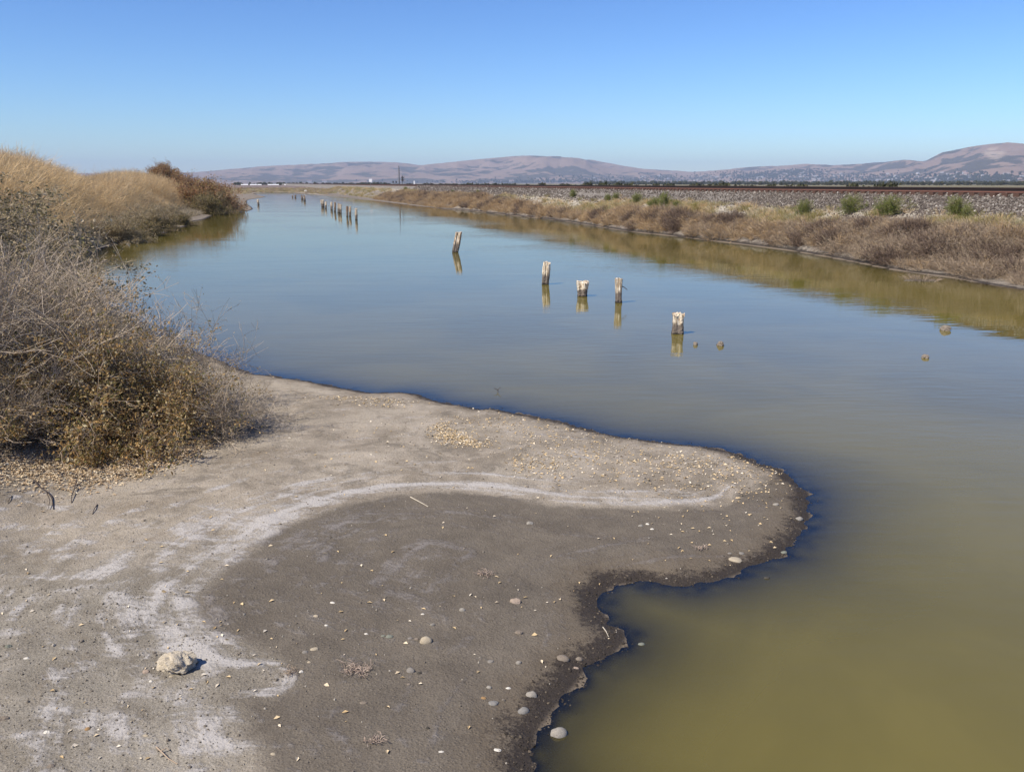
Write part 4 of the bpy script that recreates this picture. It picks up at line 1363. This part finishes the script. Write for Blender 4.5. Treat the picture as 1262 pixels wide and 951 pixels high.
for q, (px_, py_, wpx, mt, flat_, kind_, lab) in enumerate(STONES):
    x, y, z, t_ = ground_hit(px_, py_)
    s = wpx / FPX * t_ * .90
    if kind_ == 0:
        me = rock_mesh('stone', 600 + q, SM[mt], 3, (1, .78, flat_), .26, True, .10)
    elif kind_ == 1:
        me = rock_mesh('stone', 600 + q, SM[mt], 2, (1, .7, flat_), .34, False)
    else:
        me = rock_mesh('clod', 600 + q, SM[mt], 3, (1, .8, flat_), .25, False, .35)
    nm = 'clod' if kind_ == 2 else ('pebble' if wpx < 9 else 'stone')
    o = link(nm, me, None, (x, y, z + s * flat_ * (-.02 if py_ > 903 and wpx > 20 else -.03)), (random.uniform(-.12, .12), random.uniform(-.12, .12), random.uniform(-.4, .4)), s)
    tag(o, lab, 'clod' if nm == 'clod' else 'stone', 'stones lying on the mud')
x, y, z, t_ = ground_hit(220, 824)
o = link('crusty_rock', rock_mesh('crusty_rock', 717, SM['crust'], 4, (1, .75, .66), .46, False, .42), None, (x, y, z + .045), (0, 0, .3), 41 / FPX * t_)
tag(o, 'big pale tan crusty rock with a knob on the left, on the salt-streaked mud', 'rock')

# twigs and dry straw wads
def twig_thing(pts_px, r0, mat, lab, extra=()):
    P = []
    for (px_, py_, lift) in pts_px:
        x, y, z, _ = ground_hit(px_, py_)
        P.append((x, y, z + r0 + lift))
    b = Buf()
    P = np.array(P)
    tube(b, P - P[0], r0, r0 * .6, 5)
    for e in extra:
        E = []
        for (px_, py_, lift) in e:
            x, y, z, _ = ground_hit(px_, py_)
            E.append((x, y, z + r0 + lift))
        tube(b, np.array(E) - P[0], r0 * .7, r0 * .35, 5)
    o = link('twig', b.mesh('twig', mat, True), None, tuple(P[0]))
    return tag(o, lab, 'twig')
M_pale_stick = stone_mat('pale_stick', (0.45, 0.40, 0.31), (0.62, 0.57, 0.46), 30)
M_dark_stick = stone_mat('dark_stick', (0.045, 0.035, 0.035), (0.10, 0.08, 0.07), 30)
twig_thing([(506, 613, .0), (512, 617, .006), (520, 621, .004), (528, 625, 0)], .006, M_pale_stick, 'thin pale stick lying just below the white salt band')
twig_thing([(193, 921, .0), (201, 931, .012), (208, 937, .008), (219, 942, 0)], .005, M_twig_brown, 'dry forked twig lying at the bottom left', [[(199, 928, .01), (205, 926, .02), (209, 927, .01)]])
twig_thing([(42, 592, .0), (48, 602, .02), (57, 609, .03), (64, 614, .01), (66, 628, 0)], .007, M_dark_stick, 'dark crooked twig below the leaf litter, the larger one', [[(57, 609, .03), (62, 620, .02), (60, 628, .01)]])
twig_thing([(95, 597, .04), (92, 606, .02), (89, 613, .02), (88, 620, 0)], .006, M_dark_stick, 'dark curved twig below the leaf litter, right of the larger one', [[(92, 606, .02), (104, 598, .05), (108, 594, .05)]])
twig_thing([(120, 622, .0), (117, 628, .012), (114, 634, 0)], .005, M_dark_stick, 'short dark twig on the bare crust right of the two larger ones')
twig_thing([(15, 611, .0), (12, 616, .012), (10, 621, 0)], .004, M_dark_stick, 'short dark twig on the crust at the photo edge')
twig_thing([(743, 773, .0), (747, 780, .01), (750, 785, 0)], .004, M_pale_stick, 'small pale straw standing at the wet edge of the bay')
def wad(px_, py_, wpx, n, lab, mat=M_twig_brown):
    x, y, z, t_ = ground_hit(px_, py_)
    rg = np.random.default_rng(int(px_))
    r_ = wpx / FPX * t_ * .38
    b = Buf()
    for _ in range(n):
        p = np.array([rg.normal(0, .45) * r_, rg.normal(0, .4) * r_, abs(rg.normal(0, .006)) + .004])
        P = wander(rg, p, (rg.normal(), rg.normal(), rg.normal() * .15), r_ * rg.uniform(.3, .9), 4, .35, -.02)
        P[:, 2] = np.clip(P[:, 2], .003, .03)
        tube(b, P, .0019, .0011)
    o = link('dry_straw_wad', b.mesh('dry_straw_wad', mat), None, (x, y, z))
    tag(o, lab, 'straw')
M_wad = leafy('dry_root_wad', [(0, (0.26, 0.20, 0.16)), (0.6, (0.42, 0.33, 0.26)), (1, (0.56, 0.46, 0.37))], 0)
wad(440, 827, 46, 90, 'pinkish wad of dry straw on the dark mud left of the round grey stone', M_wad)
wad(598, 709, 28, 50, 'thin wad of dry straw in the middle of the upper mud', M_wad)
wad(358, 830, 24, 40, 'dark small wad of roots beside the upright white chip')
wad(865, 677, 22, 30, 'pale wad of straw left of the flat tan slab', M_wad)
wad(462, 914, 30, 40, 'sparse wad of straw near the bottom of the mud', M_wad)

# ------------------------------------------------------------------ posts standing in the water
def post_material():
    t = NT('weathered_post')
    P = t.obj()
    hf = t.attr('hfrac')
    gr = t.noise(5.0, 6, t.vmul(P, (5, 5, .9)), .7)
    n2 = t.noise(22.0, 5, P, .6)
    hh = t.math('ADD', hf, t.math('MULTIPLY', t.math('SUBTRACT', t.noise(9.0, 5, t.vmul(P, (3, 3, 1)), .65), .5), .55))
    wht = t.ramp(gr, [(0.34, (0.13, 0.08, 0.05)), (0.43, (0.42, 0.32, 0.20)), (0.52, (0.66, 0.58, 0.44)), (0.64, (0.80, 0.76, 0.65))])
    wht = t.mix(t.math('MULTIPLY', t.ss(n2, .60, .70), .8), wht, (0.25, 0.10, 0.05))
    brn = t.ramp(gr, [(0.3, (0.10, 0.065, 0.045)), (0.7, (0.34, 0.24, 0.16))])
    guano = t.attr('guano')
    up = t.mix(t.ss(t.math('ADD', guano, t.math('MULTIPLY', t.math('SUBTRACT', n2, .5), .8)), .35, .65), brn, wht)
    low = t.ramp(gr, [(0.3, (0.075, 0.06, 0.048)), (0.7, (0.23, 0.195, 0.16))])
    c = t.mix(t.ss(hh, .36, .50), low, up)
    c = t.mix(t.ss(hh, .10, .04), c, (0.03, 0.026, 0.022))
    nb = t.bump(gr, .8, .02)
    return t.done(t.principled(c, .9, .2, nb))
M_post = post_material()
def post_mesh(seed, h, wx, wy, lean=(0, 0), prongs=.12, sq=4.0, taper=0.0, guano=1.0, bend=0.0):
    rg = np.random.default_rng(seed)
    K, NZ = 22, 16
    zs = np.concatenate([[-.7, -.2], np.linspace(0, h, NZ)])
    ph = np.arange(K) * 2 * pi / K
    groove = rg.normal(0, .09, K)
    tops = rg.uniform(-1, 0, K) * h * prongs * 1.7
    tops = tops * .6 + np.roll(tops, 1) * .4
    V, hf, gu = [], [], []
    gcol = np.clip(guano + rg.normal(0, .25, K), 0, 1)
    for z in zs:
        f = max(z, 0) / h
        for j in range(K):
            c, s = math.cos(ph[j]), math.sin(ph[j])
            rr = 1 / ((abs(c) ** sq + abs(s) ** sq) ** (1 / sq))
            rr *= (1 + groove[j] * (0.5 + f) + rg.normal(0, .03)) * (1 - taper * f) * (1 + .07 * math.sin(5.0 * f + seed))
            if f < .08:
                rr *= 1.04
            zz = z + tops[j] * max(0, (f - .72) / .28)
            bx_ = lean[0] * zz + bend * h * math.sin(pi * f) * .5
            V.append((c * rr * wx / 2 + bx_, s * rr * wy / 2 + lean[1] * zz, zz))
            hf.append(f)
            gu.append(gcol[j])
    n_ = len(zs)
    F = [[i * K + j, i * K + (j + 1) % K, (i + 1) * K + (j + 1) % K, (i + 1) * K + j] for i in range(n_ - 1) for j in range(K)]
    # weathered hollow top
    base = (n_ - 1) * K
    ci = len(V)
    for rad, dz in ((.62, -.05), (.25, -.02)):
        for j in range(K):
            p = np.array(V[base + j])
            cen = np.array([lean[0] * h, lean[1] * h, h * (1 - prongs * .5)])
            q_ = cen + (p - cen) * rad
            V.append((q_[0], q_[1], q_[2] + dz * h * .4 + rg.normal(0, .01)))
            hf.append(1)
            gu.append(gcol[j])
    for ring in range(2):
        a0 = base if ring == 0 else ci
        b0 = ci + ring * K
        for j in range(K):
            F.append([a0 + j, a0 + (j + 1) % K, b0 + (j + 1) % K, b0 + j])
    F.append([ci + K + j for j in range(K)])
    me = mesh_np('post', V, F, [M_post], False)
    fattr(me, 'hfrac', hf)
    fattr(me, 'guano', gu)
    return me
# base px, top py, width px, lean, prongs, depth factor, guano, taper, label
POSTS = [(835, 411, 382, 13, (0, 0), .22, .9, 1.0, -.04, 'white-topped square post, the nearest and thickest of the row in the water'),
         (762.5, 373, 342.5, 8, (-.01, 0), .06, 1.0, .9, .06, 'slim white-topped post with a thin nail sticking out, second nearest in the row'),
         (717.5, 365, 345, 12, (0, 0), .18, .9, .9, -.12, 'short stubby white-topped post between two slimmer ones'),
         (672, 350.5, 322, 9, (.07, 0), .10, 1.0, .75, -.05, 'grooved brown and white post, left of the short stubby one'),
         (561, 311, 285.5, 7, (.19, 0), .08, 1.0, .45, .0, 'brown leaning post standing alone, farthest of the near row')]
for q, (px_, py_, ty, wpx, lean, prongs, dy, gu, tp, lab) in enumerate(POSTS):
    x, y = at(px_, py_, 0)
    dist_ = math.hypot(x, y)
    wm = wpx / FPX * math.hypot(dist_, EYE)
    d = ray(px_, ty)
    h = EYE + d[2] * (y / d[1])
    o = bpy.data.objects.new('post', None)
    COL.objects.link(o)
    o.location = (x, y, 0)
    o.rotation_euler = (0, 0, -math.atan2(x, y) * 1 + (.12 if q % 2 else -.1))
    link('shaft', post_mesh(800 + q, h * 1.03, wm, wm * dy, lean, prongs, 5.0 if q in (0, 2) else 3.0, tp, gu), o)
    if q == 1:
        b = Buf()
        tube(b, [(wm * .45, 0, h * .66), (wm * .8, 0, h * .62), (wm * 1.25, 0, h * .52)], .012, .008, 5)
        link('nail', b.mesh('nail', M_dark_stick), o)
    tag(o, lab, 'post', 'old posts standing in the channel')
FARP = [(398, 255, 245.5, 3.6, 'pale post at the left end of the far cluster, the farthest of the nine'),
        (401.6, 256.7, 248, 2.0, 'thin post second from the left in the far cluster'),
        (408.7, 258.6, 248, 2.4, 'post third from the left in the far cluster, dark top'),
        (412.8, 260.5, 248.4, 2.2, 'dark thin post fourth from the left in the far cluster'),
        (417.3, 262.2, 249.6, 2.5, 'tan post in the middle of the far cluster'),
        (420, 263, 250.4, 2.2, 'tan post sixth from the left in the far cluster'),
        (428, 267, 253, 2.4, 'brown post seventh from the left in the far cluster'),
        (431.5, 266.6, 253, 2.6, 'brown and white post eighth from the left in the far cluster'),
        (439.2, 271, 255.5, 2.6, 'white-waisted post at the right end of the far cluster'),
        (375.5, 247.5, 240.6, 2.2, 'short brown post in the distant group up the channel, the right one'),
        (372.5, 245.5, 240.2, 2.0, 'short brown post in the distant group up the channel, the middle one'),
        (364, 243.4, 240.2, 1.8, 'tiny post left of the distant group up the channel'),
        (360.5, 243, 240.4, 1.5, 'tiny post at the far left of the distant group'),
        (318.5, 252.4, 245.2, 2.2, 'pale short post beside the rust-brown bushes by the left point')]
for q, (px_, py_, ty, wpx, lab) in enumerate(FARP):
    x, y = at(px_, py_, 0)
    wm = wpx / FPX * math.hypot(x, y)
    h = EYE + ray(px_, ty)[2] * (y / ray(px_, ty)[1])
    o = bpy.data.objects.new('post', None)
    COL.objects.link(o)
    o.location = (x, y, 0)
    link('shaft', post_mesh(840 + q, max(h, .2), wm, wm, (random.uniform(-.06, .08), 0), .15, 3.0, .05, [.75, .7, .5, .15, .6, .6, .3, .5, .9, .3, .3, .2, .3, .9][q]), o)
    tag(o, lab, 'post', 'old posts standing in the channel')
# stubs and stones that just break the surface
for px_, py_, wpx, hp, mt, lab in [(857, 425, 6, 5, 'brown', 'tiny brown stub breaking the water right of the nearest post'),
                                   (888, 426, 9, 8, 'brown', 'brown stump with a snag just above the water right of the tiny stub'),
                                   (1140, 441, 9, 5, 'brown', 'pale brown stone just above the water, nearer of two on the right'),
                                   (1165, 407, 12, 7, 'brown', 'brown rock above the water near the reflected shrubs'),
                                   (377, 237.5, 5, 4, 'white', 'white rock on the far shore at the end of the channel')]:
    x, y = at(px_, py_, 0)
    t_ = math.hypot(math.hypot(x, y), EYE)
    s = wpx / FPX * t_
    me = rock_mesh('stump', int(px_), SM[mt], 3, (1, .8, 1.0), .28, False, .3)
    o = link('stump' if 'stu' in lab else 'rock', me, None, (x, y, s * .08), (0, 0, random.uniform(0, 3)), (s, s, hp / FPX * t_ * 1.3))
    if px_ == 888:
        b = Buf()
        tube(b, [(.2, 0, 0), (.55, .05, .05), (.8, .05, -.02)], .10, .05, 5)
        link('snag', b.mesh('snag', M_dark_stick), o)
    tag(o, lab, 'stump' if 'stu' in lab else 'rock')
# a twig poking out of the water
x, y = at(613, 483, 0)
b = Buf()
tube(b, [(0, 0, -.1), (.01, 0, .04), (.05, 0, .07)], .006, .004, 4)
tube(b, [(.01, 0, .03), (-.05, 0, .06)], .005, .003, 4)
tag(link('twig', b.mesh('twig', M_dark_stick), None, (x, y, 0)), 'tiny dark twig poking from the water off the spit', 'twig')
# islet of brush by the right shore
x, y = at(1136, 346, 0)
rg = np.random.default_rng(3)
isl = rock_mesh('mud_islet', 931, stone_mat('islet_mud', (0.07, 0.06, 0.047), (0.15, 0.13, 0.10), 6), 3, (1, .45, .08), .2, True, .2)
o = link('mud_islet', isl, None, (x, y, .0), (0, 0, -AZ * 0), 1.1)
tag(o, 'small brushy mud islet close to the right shore', 'islet')
o.scale = (1.1, 1.1, 1.1)
tf = link('brush', tuft('brush', 77, 160, .24, .42, M_brush, .006, 1.3, 2, 4), o, (0, 0, .03))

# ------------------------------------------------------------------ railway signals and signs, far along the line
M_steel = stone_mat('dark_signal_steel', (0.045, 0.045, 0.05), (0.09, 0.09, 0.095), 5, .6)
M_galv = stone_mat('grey_mast_steel', (0.14, 0.14, 0.15), (0.22, 0.22, 0.23), 5, .6)
M_white = stone_mat('white_sign_paint', (0.72, 0.72, 0.72), (0.82, 0.82, 0.82), 2, .6, .05)
def far_at(px_, v):
    """point on the line v across the channel, at a bearing"""
    d = ray(px_, 226)
    a_ = TV[0] * d[0] + TV[1] * d[1]
    t_ = v / a_
    return d[0] * t_, d[1] * t_, t_
def empty_at(name, x, y, z):
    o = bpy.data.objects.new(name, None)
    COL.objects.link(o)
    o.location = (x, y, z)
    return o
def pole_mesh(h, r0, r1, mat, kk=8):
    b = Buf()
    tube(b, [(0, 0, -.3), (0, 0, h * .5), (0, 0, h)], r0, r1, kk)
    return b.mesh('pole', mat, True)
x, y, t_ = far_at(492, 34)
g = 1.35
m = empty_at('signal_mast', x, y, g)
hm = EYE + (226 - 205) / FPX * t_ - g
link('pole', pole_mesh(hm, .22, .10, M_galv), m)
for q in range(6):
    b = Buf()
    tube(b, [(-.45 + .04 * q, 0, 0), (.45 - .04 * q, 0, 0)], .035, .035, 5)
    link('cross_arm', b.mesh('cross_arm', M_galv), m, (0, 0, hm * (.5 + .075 * q)))
tag(m, 'tall thin grey lattice mast beyond the rails, the highest thing on the line', 'mast')
x, y, t_ = far_at(495.8, 34)
m = empty_at('railway_signal', x, y, g)
hm = EYE + (226 - 216) / FPX * t_ - g
link('pole', pole_mesh(hm, .10, .09, M_galv), m)
for q, dz in enumerate((.18, .75)):
    hd = Buf()
    n_ = 14
    ring = np.array([(math.cos(a) * .30, math.sin(a) * .30) for a in np.linspace(0, 2 * pi, n_, endpoint=False)])
    V = np.concatenate([np.stack([ring[:, 0], np.full(n_, -.16), ring[:, 1]], 1), np.stack([ring[:, 0], np.full(n_, .12), ring[:, 1]], 1)])
    hd.add(V, np.array([[j, (j + 1) % n_, n_ + (j + 1) % n_, n_ + j] for j in range(n_)]))
    fan = np.array([[0, j, j + 1] for j in range(1, n_ - 1)])
    hd.add(V[:n_], fan)
    hd.add(V[n_:], fan)
    link('signal_head', hd.mesh('signal_head', M_steel), m, (.1, -.05, hm - .45 - dz))
b = Buf()
tube(b, [(0, 0, hm * .95), (.3, 0, hm * .98), (.62, 0, hm * .9), (.68, 0, 0)], .04, .04, 6)
link('ladder', b.mesh('ladder', M_galv), m)
tag(m, 'railway signal with two dark round heads beside the tall mast', 'railway signal')
for px_, py_, lab in [(488.3, 224.5, 'small dark dwarf signal left of the tall mast, the nearer one'), (484.6, 224.3, 'small faint dwarf signal farther left of the tall mast')]:
    x, y, t_ = far_at(px_, 34)
    m = empty_at('dwarf_signal', x, y, g)
    h = EYE + (226 - py_) / FPX * t_ - g
    link('pole', pole_mesh(h, .06, .05, M_galv), m)
    V, F = box_vf(-.17, .17, -.1, .1, -.22, .22)
    link('signal_head', mesh_np('signal_head', V, F, [M_steel]), m, (0, 0, h))
    tag(m, lab, 'railway signal')
x, y, t_ = far_at(510.6, 33.8)
m = empty_at('marker_sign', x, y, g)
h = EYE + (226 - 224.2) / FPX * t_ - g
link('pole', pole_mesh(h, .05, .05, M_galv), m)
V, F = box_vf(-.16, .16, -.02, .02, -.42, .42)
link('sign_plate', mesh_np('sign_plate', V, F, [M_white]), m, (0, -.08, h - .2))
tag(m, 'narrow white marker sign right of the railway signal', 'sign')
x, y, t_ = far_at(456.8, 26.6)
m = empty_at('marker_sign', x, y, float(height(np.array([x]), np.array([y]))[0][0]))
h = EYE + (226 - 222.6) / FPX * t_ - m.location.z
link('pole', pole_mesh(h, .045, .045, M_galv), m)
V, F = box_vf(-.36, .36, -.02, .02, -.36, .36)
link('sign_plate', mesh_np('sign_plate', V, F, [M_white]), m, (0, -.08, h))
tag(m, 'square white sign on a thin pole left of the signals', 'sign')

# ------------------------------------------------------------------ far town and trees
M_wall = stone_mat('pale_house_wall', (0.44, 0.42, 0.39), (0.56, 0.54, 0.50), .2, .8, .1)
M_roof = stone_mat('tiled_roof', (0.22, 0.15, 0.12), (0.34, 0.24, 0.2), .3, .9, .1)
M_roofg = stone_mat('grey_roof', (0.24, 0.235, 0.235), (0.36, 0.35, 0.35), .3, .9, .1)
def house_mesh(w_, d_, h_, rh, roof):
    V = [(-w_, -d_, 0), (w_, -d_, 0), (w_, d_, 0), (-w_, d_, 0), (-w_, -d_, h_), (w_, -d_, h_), (w_, d_, h_), (-w_, d_, h_), (-w_ * 1.05, 0, h_ + rh), (w_ * 1.05, 0, h_ + rh),
         (-w_ * 1.06, -d_ * 1.12, h_ - .2), (w_ * 1.06, -d_ * 1.12, h_ - .2), (w_ * 1.06, d_ * 1.12, h_ - .2), (-w_ * 1.06, d_ * 1.12, h_ - .2)]
    F = [[0, 1, 5, 4], [1, 2, 6, 5], [2, 3, 7, 6], [3, 0, 4, 7], [4, 7, 8], [5, 9, 6], [10, 11, 9, 8], [12, 13, 8, 9]]
    return mesh_np('house', V, F, [M_wall, roof], False, [0, 0, 0, 0, 0, 0, 1, 1])
houses = [house_mesh(9, 6, 6, 3, M_roof), house_mesh(12, 7, 5.5, 3.5, M_roofg), house_mesh(7, 6, 7, 3, M_roofg)]
hx = []
rg = np.random.default_rng(77)
def hill_point(px_, py_):
    az_ = px_az(px_, py_)
    el_ = ray(px_, py_)[2] / math.hypot(*ray(px_, py_)[:2])
    rsc = 1 - .28 * sstep(R(18), R(30), np.array(az_))
    rs_ = (5200 + 3600 * np.linspace(0.01, .75, 400)) * rsc
    zz = hill_z(np.full(400, az_), rs_)
    i_ = int(np.argmax((zz - EYE) / rs_ > el_))
    return rs_[i_] * math.sin(az_), rs_[i_] * math.cos(az_), zz[i_]
cnt = 0
while cnt < 150:
    cen = [(880, 219, 60, 3.0), (1000, 220, 40, 4), (1080, 222, 60, 4), (1130, 221, 50, 4), (1200, 218, 40, 4), (1190, 215, 18, 2.2), (760, 222, 60, 2.2), (985, 216, 14, 2), (1245, 221, 30, 5)][rg.integers(0, 9)]
    px_, py_ = rg.normal(cen[0], cen[2]), rg.normal(cen[1], cen[3])
    if px_ > 1330 or py_ > 226 or py_ < 212:
        continue
    x, y, z = hill_point(px_, py_)
    hk = int(rg.integers(0, 3))
    o = link('house', houses[hk], None, (x, y, z - .5), (0, 0, rg.uniform(-.6, .6) - math.atan2(x, y)), rg.uniform(.6, 1.1))
    reg = ('under the central hill' if px_ < 820 else 'under the low saddle' if px_ < 930 else 'under the rolling middle hills' if px_ < 1060 else 'under the big hill\'s left foot' if px_ < 1160 else 'under the big scarred hill') + (', on the slope' if py_ < 217 else ', on the flat' if py_ > 222 else '')
    tag(o, 'tiny pale house, ' + ('brown tiled' if hk == 0 else 'wide grey' if hk == 1 else 'narrow grey') + ' roof, ' + reg, 'house', 'houses of the town at the foot of the hills')
    cnt += 1
for px_, py_, lab in [(400, 224.6, 'single white house alone at the foot of the hills, left of the posts'), (381.5, 229.5, 'pale house by the end of the embankment, left of the lone white house'), (630, 227, 'white house by the foot of the central hill')]:
    x, y, z = hill_point(px_, min(py_, 224.6))
    tag(link('house', houses[0], None, (x, y, z - .5), (0, 0, -math.atan2(x, y)), 1.5), lab, 'house')
# long white sheds across the flats at the end of the channel
for q, (x0, x1, top, lab) in enumerate([(297, 305, 232.2, 'long white shed at the left end of the row, by the rust-brown bushes'), (308.5, 316, 232.0, 'white shed second from the left in the far row'), (317.5, 322, 232.3, 'small white shed third from the left in the far row'),
                                       (330, 334, 231.8, 'small white shed left of the longest one'), (335, 343, 231.6, 'longest white shed in the middle of the far row'), (350.5, 353.5, 231.5, 'small white shed left of the right-hand pair'), (355, 360, 231.4, 'white shed at the right end of the far row')]):
    dist_ = 900.0
    a0, a1 = px_az(x0), px_az(x1)
    mid = (a0 + a1) / 2
    wm = (x1 - x0) / FPX * dist_ * .5
    gz_ = 0.9
    top_z = EYE - (top - 226 - 1.6) / FPX * dist_
    hgt2 = max(top_z - gz_, 2.2)
    me = house_mesh(wm, 5, hgt2 * .75, hgt2 * .3, M_white)
    o = link('shed', me, None, (dist_ * math.sin(mid), dist_ * math.cos(mid), gz_ - 3.2), (0, 0, -mid))
    o.location.z = gz_ - 1.0
    tag(o, lab, 'shed', 'white sheds across the flats')

def far_tree_mesh(seed):
    rg = np.random.default_rng(seed)
    b, n_ = Buf(), 260
    a = rg.normal(0, 1, (n_, 3))
    a /= np.linalg.norm(a, axis=1)[:, None]
    C = a * (rg.uniform(.3, 1, n_) ** .5)[:, None] * np.array([.5, .5, .42]) + np.array([0, 0, .58])
    lm = leaf_mesh('far_tree', C, .26, leafy('far_tree_leaves', [(0, (0.045, 0.05, 0.026)), (.6, (0.085, 0.085, 0.045)), (1, (0.13, 0.12, 0.07))], .1), rg, .8)
    return lm
ft = [far_tree_mesh(s) for s in (1, 2)]
pts, scs = [], []
while len(pts) < 2600:
    cen = [(870, 220, 80, 2.5), (990, 219, 50, 3.2), (1070, 221, 70, 3.5), (1130, 222, 60, 3.5), (1210, 221, 45, 4), (1250, 223, 40, 2), (760, 223, 60, 2.0), (640, 224.5, 70, .9), (985, 212.5, 16, 2.0), (930, 216, 30, 2)][rg.integers(0, 10)]
    px_, py_ = rg.normal(cen[0], cen[2]), rg.normal(cen[1], cen[3])
    if px_ > 1400 or py_ > 226.2 or py_ < 208:
        continue
    pts.append(hill_point(px_, min(py_, 225.4)))
    scs.append(rg.uniform(5, 11))
scatter('town_trees', np.array(pts), zrot(len(pts)), np.array(scs), ft, 'dark trees of the far town at the foot of the hills')
# low scrub and trees on the flats at the end of the channel
pts, scs = [], []
for _ in range(170):
    px_ = rg.uniform(285, 480)
    a_ = px_az(px_)
    dd = rg.uniform(950, 1500)
    pts.append((dd * math.sin(a_), dd * math.cos(a_), .8))
    scs.append(rg.uniform(1.2, 3.6))
scatter('marsh_scrub', np.array(pts), zrot(len(pts)), np.array(scs), ft, 'dark scrub across the flats at the end of the channel')
pts, scs = [], []
for _ in range(2600):
    px_ = rg.uniform(255, 470)
    a_ = px_az(px_)
    dd = rg.uniform(265, 430)
    pts.append((dd * math.sin(a_), dd * math.cos(a_)))
pts = np.array(pts)
zz, sdd = height(pts[:, 0], pts[:, 1])
uu_, vv_ = xy2uv(pts[:, 0], pts[:, 1])
ok = (sdd > 1.0) & (vv_ < 26)
scatter('marsh_plants', np.column_stack([pts, zz])[ok], zrot(ok.sum(), .1), rng.uniform(1.0, 2.4, ok.sum()), weed_src + brush_src[:1], 'tan and olive marsh plants at the end of the channel')

pts, scs = [], []
for _ in range(1500):
    px_ = rg.uniform(720, 1420)
    a_ = px_az(px_)
    dd = 900 + 1500 * rg.uniform() ** 1.6
    dd = max(dd, 1500 - (px_ - 720) * 2.2) * rg.uniform(.9, 1.3)
    pts.append((dd * math.sin(a_), dd * math.cos(a_), 1.0))
    scs.append(rg.uniform(.0012, .0034) * dd * rg.uniform(.6, 1.1) + .8)
for _ in range(520):
    u_, v_ = 15 + 420 * rg.uniform() ** 1.2, rg.uniform(37, 75)
    if vnoise(np.array([u_ * .03]), np.array([v_ * .05]), 8)[0] < .45:
        continue
    x, y = uv2xy(u_, v_)
    pts.append((x, y, 1.25))
    scs.append(rg.uniform(.9, 1.75))
scatter('flat_scrub', np.array(pts), zrot(len(pts)), np.array(scs), ft, 'dark scrub and trees on the flat beyond the railway')

# ------------------------------------------------------------------ haze
def haze_box():
    V, F = box_vf(-12500, 12500, -12500, 12500, -5.0, float(HZ.max()) + 40)
    t = NT('haze')
    pv = t.n('VolumePrincipled')
    pv.inputs['Color'].default_value = (0.62, 0.77, 1.0, 1)
    pv.inputs['Density'].default_value = 1.05e-4
    try:
        pv.inputs['Density Attribute'].default_value = ''
        pv.inputs['Color Attribute'].default_value = ''
    except Exception:
        pass
    t.t.links.new(pv.outputs[0], t.out.inputs['Volume'])
    try:
        t.m.cycles.homogeneous_volume = True
    except Exception:
        pass
    o = link('haze', mesh_np('haze', V, F, [t.m]))
    o['kind'] = 'stuff'
haze_box()
